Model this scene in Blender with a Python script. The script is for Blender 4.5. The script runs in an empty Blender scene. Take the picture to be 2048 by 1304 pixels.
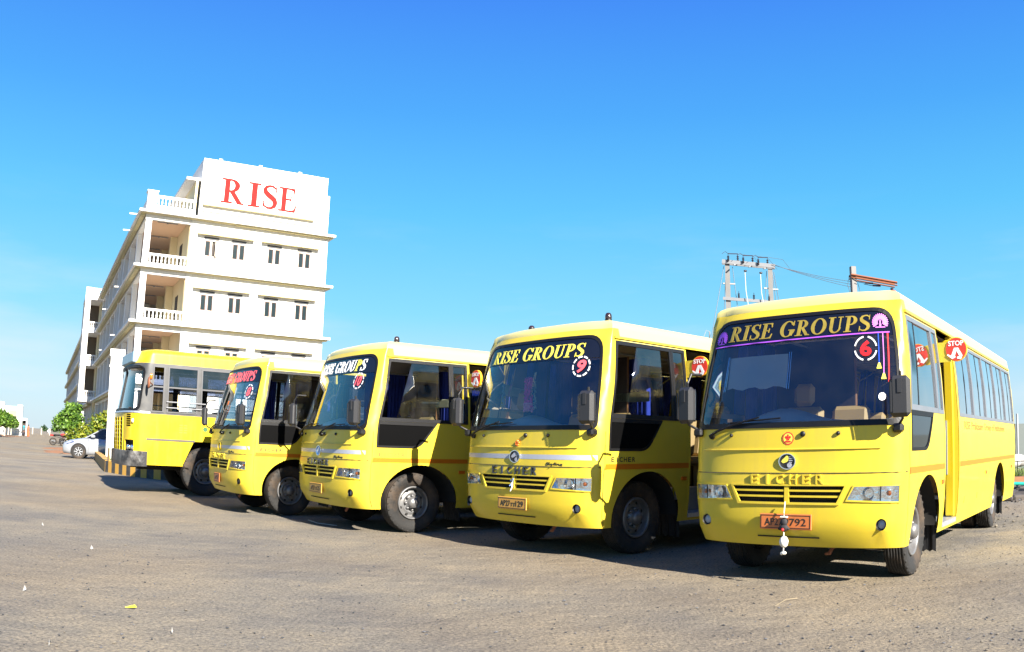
import bpy, math, random
import numpy as np
from math import sin, cos, pi, radians
from mathutils import Vector, Matrix, geometry

SC = bpy.context.scene
COL = SC.collection
random.seed(7)
RNG = np.random.default_rng(7)

# ---------------------------------------------------------------- camera, sky, sun, exposure
cd = bpy.data.cameras.new("camera")
CAM = bpy.data.objects.new("camera", cd)
COL.objects.link(CAM)
SC.camera = CAM
cd.type = 'PANO'                       # wide lens with mild barrel distortion, radial polynomial
cd.panorama_type = 'FISHEYE_LENS_POLYNOMIAL'
cd.sensor_fit = 'HORIZONTAL'
cd.sensor_width = 36.0
cd.fisheye_fov = radians(150)
cd.fisheye_polynomial_k0 = 0.0
cd.fisheye_polynomial_k1 = -0.034334726871559355
cd.fisheye_polynomial_k2 = -4.788926769024868e-07
cd.fisheye_polynomial_k3 = 1.281215648849595e-06
cd.fisheye_polynomial_k4 = -3.786533704496552e-09
cd.clip_start = 0.05
cd.clip_end = 6000
CAM_H, PITCH, ROLL = 1.23334, 0.1482826, -0.0179353
CAM.matrix_world = (Matrix.Translation((0, 0, CAM_H)) @ Matrix.Rotation(PITCH, 4, 'X')
                    @ Matrix.Rotation(ROLL, 4, 'Y') @ Matrix.Rotation(pi / 2, 4, 'X'))

SUN_AZ, SUN_EL = radians(-57.0), radians(30.0)     # azimuth measured from +X, counter-clockwise
W = bpy.data.worlds.new("World")
SC.world = W
W.use_nodes = True
wn = W.node_tree.nodes
wl = W.node_tree.links
wbg = wn['Background']
sky = wn.new('ShaderNodeTexSky')
sky.sky_type = 'NISHITA'
sky.sun_disc = False
sky.sun_elevation = SUN_EL
sky.sun_rotation = pi / 2 - SUN_AZ
sky.altitude = 0
sky.air_density = 1.0
sky.dust_density = 0.6
sky.ozone_density = 2.0
# daylight gradient by elevation, blended with the physical sky
tcs = wn.new('ShaderNodeTexCoord'); sxs = wn.new('ShaderNodeSeparateXYZ'); ass = wn.new('ShaderNodeMath'); ass.operation = 'ARCSINE'
mrs = wn.new('ShaderNodeMapRange'); mrs.inputs['From Min'].default_value = 0; mrs.inputs['From Max'].default_value = pi / 2
rps = wn.new('ShaderNodeValToRGB')
SKY = [(0, (.60, .78, .90)), (4, (.50, .77, .95)), (9, (.215, .70, 1.0)), (16, (.098, .575, 1.0)), (23, (.055, .405, 1.0)), (31, (.040, .265, .98)), (50, (.032, .175, .76)), (90, (.022, .12, .60))]
while len(rps.color_ramp.elements) < len(SKY): rps.color_ramp.elements.new(.5)
for e_, (d_, c_) in zip(rps.color_ramp.elements, SKY): e_.position = d_ / 90; e_.color = (*c_, 1)
scs = wn.new('ShaderNodeVectorMath'); scs.operation = 'SCALE'; scs.inputs['Scale'].default_value = 3.05
hsv = wn.new('ShaderNodeMix'); hsv.data_type = 'RGBA'; hsv.inputs['Factor'].default_value = .92
wl.new(tcs.outputs['Generated'], sxs.inputs['Vector']); wl.new(sxs.outputs['Z'], ass.inputs[0]); wl.new(ass.outputs[0], mrs.inputs['Value'])
wl.new(mrs.outputs['Result'], rps.inputs['Fac']); wl.new(rps.outputs['Color'], scs.inputs[0]); wl.new(scs.outputs['Vector'], hsv.inputs['B'])
# thin streaks of cloud low over the horizon
tcw = wn.new('ShaderNodeTexCoord')
mpw = wn.new('ShaderNodeMapping')
mpw.inputs['Scale'].default_value = (1.6, 1.6, 9.0)
mpw.inputs['Location'].default_value = (3.1, 0.4, 0.0)
nzw = wn.new('ShaderNodeTexNoise')
nzw.inputs['Scale'].default_value = 1.7
nzw.inputs['Detail'].default_value = 7
nzw.inputs['Roughness'].default_value = 0.55
rpw = wn.new('ShaderNodeValToRGB')
rpw.color_ramp.elements[0].position = 0.47
rpw.color_ramp.elements[1].position = 0.70
sxw = wn.new('ShaderNodeSeparateXYZ')
mrw = wn.new('ShaderNodeMapRange')
mrw.inputs['From Min'].default_value = 0.30
mrw.inputs['From Max'].default_value = 0.04
muw = wn.new('ShaderNodeMath'); muw.operation = 'MULTIPLY'
mvw = wn.new('ShaderNodeMath'); mvw.operation = 'MULTIPLY'; mvw.inputs[1].default_value = 0.48
mxw = wn.new('ShaderNodeMix'); mxw.data_type = 'RGBA'
mxw.inputs['B'].default_value = (2.8, 3.0, 3.2, 1)
wl.new(sky.outputs['Color'], hsv.inputs['A'])
wl.new(tcw.outputs['Generated'], mpw.inputs['Vector'])
wl.new(mpw.outputs['Vector'], nzw.inputs['Vector'])
wl.new(nzw.outputs['Fac'], rpw.inputs['Fac'])
wl.new(tcw.outputs['Generated'], sxw.inputs['Vector'])
wl.new(sxw.outputs['Z'], mrw.inputs['Value'])
wl.new(rpw.outputs['Color'], muw.inputs[0])
wl.new(mrw.outputs['Result'], muw.inputs[1])
wl.new(muw.outputs[0], mvw.inputs[0])
wl.new(mvw.outputs[0], mxw.inputs['Factor'])
wl.new(hsv.outputs['Result'], mxw.inputs['A'])
wl.new(mxw.outputs['Result'], wbg.inputs['Color'])
wbg.inputs['Strength'].default_value = 0.085

sl = bpy.data.lights.new("sun", 'SUN')
sl.energy = 5.0
sl.angle = radians(0.5)
sl.color = (1.0, 0.93, 0.82)
SUN = bpy.data.objects.new("sun", sl)
COL.objects.link(SUN)
sd = Vector((cos(SUN_AZ) * cos(SUN_EL), sin(SUN_AZ) * cos(SUN_EL), sin(SUN_EL)))
SUN.rotation_euler = sd.to_track_quat('Z', 'Y').to_euler()
SUN.location = (20, -20, 30)

SC.view_settings.view_transform = 'Standard'
SC.view_settings.look = 'None'
SC.view_settings.gamma = 1
SC.view_settings.use_curve_mapping = False
SC.view_settings.exposure = 1.9
SC.render.engine = 'CYCLES'
SC.cycles.max_bounces = 8
SC.cycles.diffuse_bounces = 2
SC.cycles.transparent_max_bounces = 16
SC.cycles.glossy_bounces = 4
SC.cycles.use_denoising = True

# ---------------------------------------------------------------- materials
MATS = {}
def nodes(name):
    m = bpy.data.materials.new(name)
    m.use_nodes = True
    return m, m.node_tree.nodes, m.node_tree.links, m.node_tree.nodes['Principled BSDF']

def mat(name, col, rough=0.6, metal=0.0, var=0.12, scale=6.0, bump=0.0, bscale=60.0, coat=0.0, spec=0.5, dirt=None, dirt_amt=0.0, dirt_scale=2.0, streak=0.0):
    """plain surface with slight procedural colour variation, optional dust and bump"""
    if name in MATS: return MATS[name]
    m, n, l, b = nodes(name)
    tc = n.new('ShaderNodeTexCoord')
    nz = n.new('ShaderNodeTexNoise'); nz.inputs['Scale'].default_value = scale; nz.inputs['Detail'].default_value = 5
    l.new(tc.outputs['Object'], nz.inputs['Vector'])
    mx = n.new('ShaderNodeMix'); mx.data_type = 'RGBA'
    c = np.array(col[:3])
    mx.inputs['A'].default_value = (*np.clip(c * (1 - var), 0, 1), 1)
    mx.inputs['B'].default_value = (*np.clip(c * (1 + var), 0, 1), 1)
    l.new(nz.outputs['Fac'], mx.inputs['Factor'])
    out = mx.outputs['Result']
    if dirt is not None:
        nd = n.new('ShaderNodeTexNoise'); nd.inputs['Scale'].default_value = dirt_scale; nd.inputs['Detail'].default_value = 8; nd.inputs['Roughness'].default_value = .65
        l.new(tc.outputs['Object'], nd.inputs['Vector'])
        r = n.new('ShaderNodeMapRange'); r.inputs['From Min'].default_value = .45; r.inputs['From Max'].default_value = .8; r.inputs['To Max'].default_value = dirt_amt
        l.new(nd.outputs['Fac'], r.inputs['Value'])
        m2 = n.new('ShaderNodeMix'); m2.data_type = 'RGBA'; m2.inputs['B'].default_value = (*dirt, 1)
        l.new(out, m2.inputs['A']); l.new(r.outputs['Result'], m2.inputs['Factor'])
        out = m2.outputs['Result']
    if streak:
        mp = n.new('ShaderNodeMapping'); mp.inputs['Scale'].default_value = (7, 7, .55)
        ns = n.new('ShaderNodeTexNoise'); ns.inputs['Scale'].default_value = 1.6; ns.inputs['Detail'].default_value = 6; ns.inputs['Roughness'].default_value = .6
        l.new(tc.outputs['Object'], mp.inputs['Vector']); l.new(mp.outputs['Vector'], ns.inputs['Vector'])
        r3 = n.new('ShaderNodeMapRange'); r3.inputs['From Min'].default_value = .50; r3.inputs['From Max'].default_value = .72; r3.inputs['To Max'].default_value = streak
        l.new(ns.outputs['Fac'], r3.inputs['Value'])
        m3 = n.new('ShaderNodeMix'); m3.data_type = 'RGBA'; m3.inputs['B'].default_value = (*(dirt or (.2, .18, .14)), 1)
        l.new(out, m3.inputs['A']); l.new(r3.outputs['Result'], m3.inputs['Factor']); out = m3.outputs['Result']
    l.new(out, b.inputs['Base Color'])
    b.inputs['Roughness'].default_value = rough
    b.inputs['Metallic'].default_value = metal
    b.inputs['Specular IOR Level'].default_value = spec
    if coat:
        b.inputs['Coat Weight'].default_value = coat; b.inputs['Coat Roughness'].default_value = .06
    if bump:
        nb = n.new('ShaderNodeTexNoise'); nb.inputs['Scale'].default_value = bscale; nb.inputs['Detail'].default_value = 4
        l.new(tc.outputs['Object'], nb.inputs['Vector'])
        bp = n.new('ShaderNodeBump'); bp.inputs['Strength'].default_value = bump; bp.inputs['Distance'].default_value = .02
        l.new(nb.outputs['Fac'], bp.inputs['Height']); l.new(bp.outputs['Normal'], b.inputs['Normal'])
    MATS[name] = m
    return m

def glass(name, tint, refl=1.0, dust=0.05):
    if name in MATS: return MATS[name]
    m, n, l, b = nodes(name)
    n.remove(b)
    tr = n.new('ShaderNodeBsdfTransparent'); tr.inputs['Color'].default_value = (*tint, 1)
    gl = n.new('ShaderNodeBsdfGlossy'); gl.inputs['Roughness'].default_value = .01; gl.inputs['Color'].default_value = (1, 1, 1, 1)
    df = n.new('ShaderNodeBsdfDiffuse'); df.inputs['Color'].default_value = (.45, .42, .36, 1)
    fr = n.new('ShaderNodeFresnel'); fr.inputs['IOR'].default_value = 1.55
    mu = n.new('ShaderNodeMath'); mu.operation = 'MULTIPLY'; mu.inputs[1].default_value = refl; mu.use_clamp = True
    mx = n.new('ShaderNodeMixShader'); m2 = n.new('ShaderNodeMixShader')
    tc = n.new('ShaderNodeTexCoord'); nz = n.new('ShaderNodeTexNoise'); nz.inputs['Scale'].default_value = 4; nz.inputs['Detail'].default_value = 6
    mr = n.new('ShaderNodeMapRange'); mr.inputs['From Min'].default_value = .35; mr.inputs['From Max'].default_value = .8; mr.inputs['To Max'].default_value = dust * 2
    l.new(tc.outputs['Object'], nz.inputs['Vector']); l.new(nz.outputs['Fac'], mr.inputs['Value'])
    l.new(fr.outputs['Fac'], mu.inputs[0]); l.new(mu.outputs[0], mx.inputs['Fac'])
    l.new(tr.outputs[0], mx.inputs[1]); l.new(gl.outputs[0], mx.inputs[2])
    l.new(mr.outputs['Result'], m2.inputs['Fac']); l.new(mx.outputs[0], m2.inputs[1]); l.new(df.outputs[0], m2.inputs[2])
    l.new(m2.outputs[0], n['Material Output'].inputs['Surface'])
    MATS[name] = m
    return m

DUST = (.30, .23, .075)
YEL = mat('yellow_paint', (.56, .42, .032), .34, var=.06, scale=1.5, coat=.12, spec=.25, bump=.06, bscale=2.6, dirt=DUST, dirt_amt=.20, dirt_scale=1.6, streak=.16)
YEL_OLD = mat('old_bus_yellow', (.54, .39, .008), .38, var=.08, scale=2, coat=.1, spec=.3, bump=.09, bscale=2.2, dirt=DUST, dirt_amt=.22, streak=.2)
ROOFY = mat('roof_yellow_sun_glare', (.60, .51, .17), .35, var=.05, scale=1.5, coat=.25, dirt=(.45, .38, .2), dirt_amt=.2)  # paler than the body yellow: sun glare is put into the roof colour
ORANGE = mat('orange_stripe', (.80, .20, .012), .4, var=.08)
ORANGE_Y = mat('amber_stripe', (.85, .40, .012), .4, var=.08)
WHITE = mat('white_vinyl', (.78, .78, .78), .4, var=.06)
SILVER = mat('silver_stripe', (.34, .355, .40), .35, var=.08, scale=9)
BLACK = mat('black_rubber', (.005, .005, .0055), .5, var=.3, spec=.3)
BLACKP = mat('black_plastic', (.008, .008, .009), .42, var=.2, bump=.15, bscale=200, spec=.35)
BAND = mat('black_film', (.006, .007, .012), .12, var=.2)
GREYP = mat('mirror_grey_plastic', (.016, .016, .018), .55, var=.15, bump=.1, bscale=120)
ALUD = mat('dull_aluminium_frame', (.17, .18, .20), .4, metal=.4, var=.15)
ALU = mat('aluminium_frame', (.40, .42, .46), .38, metal=.6, var=.1)
CHROME = mat('chrome', (.78, .79, .80), .12, metal=1.0, var=.04)
REFL = mat('lamp_reflector', (.93, .94, .95), .16, metal=1.0, var=.05, bump=.4, bscale=18)
STEEL = mat('wheel_steel', (.17, .17, .172), .42, metal=.5, var=.15, dirt=(.10, .08, .055), dirt_amt=.6, dirt_scale=9)
TYRE = mat('tyre_rubber', (.010, .0095, .009), .8, var=.25, scale=9, bump=.3, bscale=40, dirt=(.105, .066, .036), dirt_amt=.75, dirt_scale=3)
DARK = mat('dark_underbody', (.012, .011, .010), .9, var=.4)
MESHB = mat('grille_mesh_black', (.035, .033, .02), .6)
GOLD = mat('gold_vinyl', (.40, .29, .045), .3, metal=.35, var=.35, scale=16)
GOLDY = mat('lemon_vinyl', (.75, .66, .08), .35, var=.12, scale=14)
RED = mat('red_vinyl', (.72, .012, .014), .4, var=.1)
PINKRED = mat('sun_faded_red_vinyl', (.80, .10, .12), .4, var=.1)
SIGNRED = mat('sign_red', (.66, .035, .02), .45, var=.08)
VIOLET = mat('violet_vinyl', (.38, .085, .70), .4, var=.08)
ORCHID = mat('orchid_vinyl', (.62, .18, .66), .4, var=.08)
BLUEV = mat('blue_vinyl', (.02, .08, .62), .4)
PLATE_O = mat('plate_orange', (.48, .135, .035), .4, var=.1)
PLATE_Y = mat('plate_yellow', (.48, .25, .045), .4, var=.1)
INK = mat('black_ink', (.012, .011, .01), .5)
AMBER = mat('amber_lens', (.62, .14, .012), .15, coat=.6)
BROWNL = mat('smoked_lamp', (.022, .011, .008), .2, coat=.6)
CURT = mat('blue_curtain', (.014, .036, .30), .85, var=.3, scale=8)
SEAT = mat('tan_seat_vinyl', (.42, .27, .10), .6, var=.12)
DASH = mat('blue_grey_dashboard', (.26, .33, .42), .7, var=.12)
LINING = mat('grey_lining', (.34, .34, .35), .7, var=.1)
PARTB = mat('dark_partition_board', (.035, .022, .016), .5, var=.3)
WOODF = mat('brown_frame', (.22, .10, .035), .5, var=.2)
BLIND = mat('grey_sunblind', (.34, .38, .42), .75, var=.1)
FLOORB = mat('bus_floor', (.05, .05, .05), .8)
WSG = glass('windscreen_glass', (.90, .93, .95), 1.7, .008)
SIDEG = glass('side_window_glass', (.50, .56, .62), 2.2, .015)
CLEARG = glass('lamp_glass', (.93, .95, .96), .8, .01)
PLASTER = mat('white_plaster', (.74, .725, .69), .85, var=.035, scale=.7, bump=.06, bscale=30, dirt=(.40, .35, .26), dirt_amt=.28, dirt_scale=.6, streak=.28)
CREAM = mat('cream_plaster', (.72, .60, .36), .85, var=.05, scale=.8, dirt=(.45, .38, .24), dirt_amt=.25, dirt_scale=.8)
LEDGE = mat('lemon_ledge', (.50, .44, .24), .8, var=.06, dirt=(.35, .3, .16), dirt_amt=.25)
PEACH = mat('peach_ceiling', (.70, .44, .27), .85, var=.05)
LETTER = mat('red_building_letter', (.22, .018, .016), .8, var=.06, spec=.1)
LOUVER = mat('grey_louver', (.025, .028, .036), .5, var=.1)
WPANE = mat('blue_grey_pane', (.008, .018, .022), .3, var=.5, scale=3, spec=.15)
WFRAME = mat('window_frame_cream', (.70, .62, .50), .6)
WREV = mat('window_brown_trim', (.12, .06, .05), .6)
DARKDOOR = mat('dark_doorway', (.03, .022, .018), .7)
CONC = mat('grey_concrete', (.17, .165, .16), .8, var=.12, scale=3, bump=.2, bscale=40)
GALV = mat('galvanised_steel', (.22, .225, .235), .5, metal=.2, var=.12)
INSUL = mat('brown_porcelain', (.028, .022, .028), .25, coat=.4)
WIRE = mat('dark_wire', (.10, .11, .13), .5)
RUST = mat('rust_orange_steel', (.21, .07, .028), .6, var=.2, dirt=(.12, .06, .04), dirt_amt=.4)
KERBY = mat('kerb_yellow', (.50, .27, .035), .75, var=.15, dirt=(.2, .15, .1), dirt_amt=.4, dirt_scale=6)
KERBB = mat('kerb_black', (.03, .03, .03), .75, var=.3, dirt=(.2, .17, .13), dirt_amt=.35, dirt_scale=6)
CARP = mat('silver_car_paint', (.27, .285, .31), .22, metal=.25, var=.03, coat=.8)
CARG = glass('car_glass', (.10, .12, .15), 1.2, .01)
REDP = mat('red_motorbike_paint', (.55, .015, .012), .25, coat=.6)
BLKP = mat('black_motorbike_paint', (.012, .012, .014), .25, coat=.5)
BARK = mat('bark', (.14, .10, .07), .9, var=.3, bump=.5, bscale=30)
WASH = mat('whitewashed_trunk', (.36, .33, .28), .85, var=.12)
SKIN = mat('brown_skin', (.20, .10, .06), .6)
HAIR = mat('black_hair', (.012, .010, .010), .5)
TEAL = mat('teal_cloth', (.02, .26, .34), .8)
NAVY = mat('dark_trousers', (.02, .022, .035), .8)
SARI = mat('orange_sari', (.62, .10, .03), .8)
WALLG = mat('grey_green_sheet_wall', (.062, .078, .076), .6, var=.06)
RUBBLE = mat('dark_rubble', (.06, .05, .042), .9, var=.5, scale=4)
HOSE = mat('green_hose', (.02, .40, .28), .45)
SACK = mat('white_sack', (.30, .29, .28), .8, var=.1, bump=.4, bscale=12)
BOXB = mat('brown_block', (.18, .075, .03), .8, var=.2)
RUSTSOIL = mat('orange_soil', (.22, .10, .045), .95, var=.2, scale=5, bump=.6, bscale=18)
PAPER = mat('white_paper', (.27, .265, .25), .8)
LEAFY = mat('yellow_leaf', (.62, .55, .03), .6)
STRAW = mat('dry_straw', (.30, .24, .14), .85)
STONEA = mat('grey_stone', (.095, .095, .10), .9, var=.35, scale=7)
COTTON = mat('white_cotton', (.62, .60, .52), .9, var=.2, scale=30)
BLKCLOTH = mat('black_cloth', (.018, .016, .018), .8)
FARB = mat('pale_far_wall', (.78, .77, .74), .8)

def leaf_mat(name, a, b):
    m, n, l, bs = nodes(name)
    tc = n.new('ShaderNodeTexCoord'); nz = n.new('ShaderNodeTexNoise'); nz.inputs['Scale'].default_value = 1.4; nz.inputs['Detail'].default_value = 4
    oi = n.new('ShaderNodeNewGeometry')
    l.new(tc.outputs['Object'], nz.inputs['Vector'])
    ad = n.new('ShaderNodeMath'); ad.operation = 'ADD'
    mu = n.new('ShaderNodeMath'); mu.operation = 'MULTIPLY_ADD'; mu.inputs[1].default_value = .5; mu.inputs[2].default_value = -.25
    l.new(oi.outputs['Random Per Island'], mu.inputs[0]); l.new(mu.outputs[0], ad.inputs[0]); l.new(nz.outputs['Fac'], ad.inputs[1])
    rp = n.new('ShaderNodeValToRGB'); rp.color_ramp.elements[0].position = .3; rp.color_ramp.elements[1].position = .72
    rp.color_ramp.elements[0].color = (*a, 1); rp.color_ramp.elements[1].color = (*b, 1)
    l.new(ad.outputs[0], rp.inputs['Fac']); l.new(rp.outputs['Color'], bs.inputs['Base Color'])
    bs.inputs['Roughness'].default_value = .5
    tl = n.new('ShaderNodeBsdfTranslucent'); l.new(rp.outputs['Color'], tl.inputs['Color'])
    mx = n.new('ShaderNodeMixShader'); mx.inputs['Fac'].default_value = .3
    l.new(bs.outputs[0], mx.inputs[1]); l.new(tl.outputs[0], mx.inputs[2]); l.new(mx.outputs[0], n['Material Output'].inputs['Surface'])
    return m
LEAF1 = leaf_mat('broad_green_leaf', (.030, .085, .010), (.14, .25, .025))
LEAF2 = leaf_mat('yellow_hedge_leaf', (.045, .10, .010), (.25, .27, .018))
LEAF3 = leaf_mat('dark_far_leaf', (.020, .055, .020), (.06, .11, .03))
GRASSM = leaf_mat('grass_blade', (.06, .12, .015), (.18, .24, .04))

# ---------------------------------------------------------------- mesh helpers
def link(name, me, mats, parent=None, smooth=False, loc=None, rot=None):
    o = bpy.data.objects.new(name, me)
    for m in (mats if isinstance(mats, (list, tuple)) else [mats]): me.materials.append(m)
    if smooth: me.polygons.foreach_set('use_smooth', [True] * len(me.polygons))
    COL.objects.link(o)
    if parent is not None: o.parent = parent
    if loc is not None: o.location = loc
    if rot is not None: o.rotation_euler = rot
    return o

def mesh(name, v, f, mats, parent=None, smooth=False, mi=None, loc=None, rot=None):
    me = bpy.data.meshes.new(name)
    me.from_pydata([tuple(map(float, p)) for p in v], [], [tuple(map(int, q)) for q in f])
    o = link(name, me, mats, parent, smooth, loc, rot)
    if mi is not None: me.polygons.foreach_set('material_index', mi)
    me.update()
    return o

def tag(o, label=None, cat=None, group=None, kind=None):
    if label: o['label'] = label
    if cat: o['category'] = cat
    if group: o['group'] = group
    if kind: o['kind'] = kind
    return o

def empty(name, loc, rz=0.0, scale=(1, 1, 1), parent=None):
    o = bpy.data.objects.new(name, None)
    o.empty_display_size = .3
    COL.objects.link(o)
    o.location = loc
    o.rotation_euler = (0, 0, rz)
    o.scale = scale
    if parent is not None: o.parent = parent
    return o

class MB:
    """collects simple shapes for ONE mesh object"""
    def __init__(s): s.v = []; s.f = []; s.m = []
    def add(s, v, f, m=0):
        k = len(s.v); s.v += [tuple(p) for p in v]; s.f += [tuple(k + i for i in q) for q in f]; s.m += [m] * len(f); return s
    def box(s, x0, x1, y0, y1, z0, z1, m=0, M=None):
        v = [Vector((x, y, z)) for z in (z0, z1) for y in (y0, y1) for x in (x0, x1)]
        if M is not None: v = [M @ p for p in v]
        return s.add(v, [(0, 2, 3, 1), (4, 5, 7, 6), (0, 1, 5, 4), (1, 3, 7, 5), (3, 2, 6, 7), (2, 0, 4, 6)], m)
    def bbox(s, x0, x1, y0, y1, z0, z1, b=.02, m=0, M=None):
        """box with chamfered edges"""
        b = min(b, (x1 - x0) / 2.01, (y1 - y0) / 2.01, (z1 - z0) / 2.01)
        def ring(i, z): return [(x0 + i, y0 + b, z), (x0 + b, y0 + i, z), (x1 - b, y0 + i, z), (x1 - i, y0 + b, z), (x1 - i, y1 - b, z), (x1 - b, y1 - i, z), (x0 + b, y1 - i, z), (x0 + i, y1 - b, z)]
        L = [ring(b * .98, z0), ring(0, z0 + b), ring(0, z1 - b), ring(b * .98, z1)]
        v = [Vector(p) for r in L for p in r]
        if M is not None: v = [M @ p for p in v]
        f = [tuple(range(7, -1, -1)), tuple(range(24, 32))]
        for k in range(3):
            for i in range(8):
                j = (i + 1) % 8; f.append((k * 8 + i, k * 8 + j, k * 8 + 8 + j, k * 8 + 8 + i))
        return s.add(v, f, m)
    def tube(s, pts, r, n=8, m=0, caps=True):
        pts = [Vector(p) for p in pts]
        rr = r if isinstance(r, (list, tuple)) else [r] * len(pts)
        v = []; f = []
        up = Vector((0, 0, 1))
        for i, p in enumerate(pts):
            d = (pts[min(i + 1, len(pts) - 1)] - pts[max(i - 1, 0)]).normalized()
            a = d.cross(up)
            if a.length < 1e-3: a = d.cross(Vector((1, 0, 0)))
            a.normalize(); b = d.cross(a)
            v += [p + (a * cos(2 * pi * k / n) + b * sin(2 * pi * k / n)) * rr[i] for k in range(n)]
        for i in range(len(pts) - 1):
            for k in range(n):
                j = (k + 1) % n; f.append((i * n + k, i * n + j, (i + 1) * n + j, (i + 1) * n + k))
        if caps: f += [tuple(range(n - 1, -1, -1)), tuple((len(pts) - 1) * n + k for k in range(n))]
        return s.add(v, f, m)
    def lathe(s, prof, o=(0, 0, 0), axis='z', n=24, m=0):
        """prof: list of (radius, height)"""
        v = []; f = []
        for r, h in prof:
            for k in range(n):
                a = 2 * pi * k / n; x, y = r * cos(a), r * sin(a)
                p = {'z': (x, y, h), 'x': (h, x, y), 'y': (x, h, y)}[axis]
                v.append((p[0] + o[0], p[1] + o[1], p[2] + o[2]))
        for i in range(len(prof) - 1):
            for k in range(n):
                j = (k + 1) % n; f.append((i * n + k, i * n + j, (i + 1) * n + j, (i + 1) * n + k))
        return s.add(v, f, m)
    def ball(s, c, r, n=10, m=0, sc=(1, 1, 1)):
        prof = [(max(sin(pi * i / n), 1e-3), -cos(pi * i / n)) for i in range(n + 1)]
        v = []; f = []; q = n + 2
        for a, h in prof:
            for k in range(q):
                t = 2 * pi * k / q; v.append((c[0] + r * sc[0] * a * cos(t), c[1] + r * sc[1] * a * sin(t), c[2] + r * sc[2] * h))
        for i in range(n):
            for k in range(q):
                j = (k + 1) % q; f.append((i * q + k, i * q + j, (i + 1) * q + j, (i + 1) * q + k))
        return s.add(v, f, m)
    def prism(s, poly, h0, h1, fn, m=0):
        """poly in 2D, fn(x, y, h) gives 3D"""
        n = len(poly); v = [fn(x, y, h0) for x, y in poly] + [fn(x, y, h1) for x, y in poly]
        f = [tuple(range(n - 1, -1, -1)), tuple(range(n, 2 * n))] + [(i, (i + 1) % n, n + (i + 1) % n, n + i) for i in range(n)]
        return s.add(v, f, m)
    def build(s, name, mats, parent=None, smooth=False, loc=None, rot=None):
        return mesh(name, s.v, s.f, mats, parent, smooth, s.m if isinstance(mats, (list, tuple)) else None, loc, rot)

def box(name, x0, x1, y0, y1, z0, z1, m, parent=None, b=0):
    B = MB()
    B.bbox(x0, x1, y0, y1, z0, z1, b) if b else B.box(x0, x1, y0, y1, z0, z1)
    return B.build(name, m, parent)

# ---------------------------------------------------------------- flat shapes: outlines, union / difference, triangulation
def inside(poly, P):
    x, y = P[:, 0], P[:, 1]
    r = np.zeros(len(P), bool)
    n = len(poly)
    for i in range(n):
        x0, y0 = poly[i]; x1, y1 = poly[(i + 1) % n]
        if y0 == y1: continue
        c = ((y0 > y) != (y1 > y)) & (x < (x1 - x0) * (y - y0) / (y1 - y0) + x0)
        r ^= c
    return r

def resample(poly, step):
    out = []
    n = len(poly)
    for i in range(n):
        a = np.array(poly[i]); b = np.array(poly[(i + 1) % n]); k = max(1, int(math.ceil(np.hypot(*(b - a)) / step)))
        out += [tuple(a + (b - a) * j / k) for j in range(k)]
    return out

def tri2d(ops, step=None):
    """ops: list of ('+' or '-', polygon). Returns verts Nx2 and triangles of the resulting region."""
    if step: ops = [(o, resample(p, step)) for o, p in ops]
    V = []; E = []
    for o, p in ops:
        k = len(V); n = len(p); V += [Vector((float(a), float(b))) for a, b in p]; E += [(k + i, k + (i + 1) % n) for i in range(n)]
    if step:
        A = np.array([tuple(p) for p in V]); lo, hi = A.min(0), A.max(0)
        gx = np.arange(lo[0] + step * .5, hi[0], step); gy = np.arange(lo[1] + step * .5, hi[1], step)
        G = np.array([(x + (step * .5 if j % 2 else 0), y) for j, y in enumerate(gy) for x in gx])
        if len(G):
            st = np.zeros(len(G), bool)
            for o, p in ops:
                q = inside(p, G); st = (st | q) if o == '+' else (st & ~q)
            G = G[st]
            keep = np.ones(len(G), bool)
            for a in range(0, len(A), 200):
                if len(G): keep &= (((G[:, None, :] - A[None, a:a + 200, :]) ** 2).sum(2) > (step * .45) ** 2).all(1)
            V += [Vector((float(a), float(b))) for a, b in G[keep]]
    ov, oe, of, *_ = geometry.delaunay_2d_cdt(V, E, [], 0, 1e-6)
    P = np.array([tuple(p) for p in ov]); T = np.array([t for t in of if len(t) == 3])
    C = P[T].mean(1)
    st = np.zeros(len(T), bool)
    for o, p in ops:
        q = inside(p, C); st = (st | q) if o == '+' else (st & ~q)
    T = T[st]
    a = P[T]; ar = (a[:, 1, 0] - a[:, 0, 0]) * (a[:, 2, 1] - a[:, 0, 1]) - (a[:, 2, 0] - a[:, 0, 0]) * (a[:, 1, 1] - a[:, 0, 1])
    T = T[np.abs(ar) > 1e-9]; ar = ar[np.abs(ar) > 1e-9]
    T[ar < 0] = T[ar < 0][:, ::-1]
    used = np.unique(T); mp = -np.ones(len(P), int); mp[used] = np.arange(len(used))
    return P[used], mp[T]

def boundary(T):
    d = {}
    for t in T:
        for i in range(3):
            a, b = int(t[i]), int(t[(i + 1) % 3])
            if (b, a) in d: del d[(b, a)]
            else: d[(a, b)] = 1
    return list(d)

def place(P, T, fn, top, base=None):
    """map a flat triangulation with fn(x, y, off) (vectorised); with base, add side walls"""
    v = fn(P[:, 0], P[:, 1], top)
    f = [tuple(t) for t in T]
    if base is not None:
        n = len(P); w = fn(P[:, 0], P[:, 1], base)
        v = np.concatenate([v, w]); f += [(a, n + a, n + b, b) for a, b in boundary(T)]
    return v, f

def rrect(x0, x1, y0, y1, r, n=5):
    out = []
    for cx, cy, a0 in ((x1 - r, y1 - r, 0), (x0 + r, y1 - r, 90), (x0 + r, y0 + r, 180), (x1 - r, y0 + r, 270)):
        out += [(cx + r * cos(radians(a0 + 90 * i / n)), cy + r * sin(radians(a0 + 90 * i / n))) for i in range(n + 1)]
    return out

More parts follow.
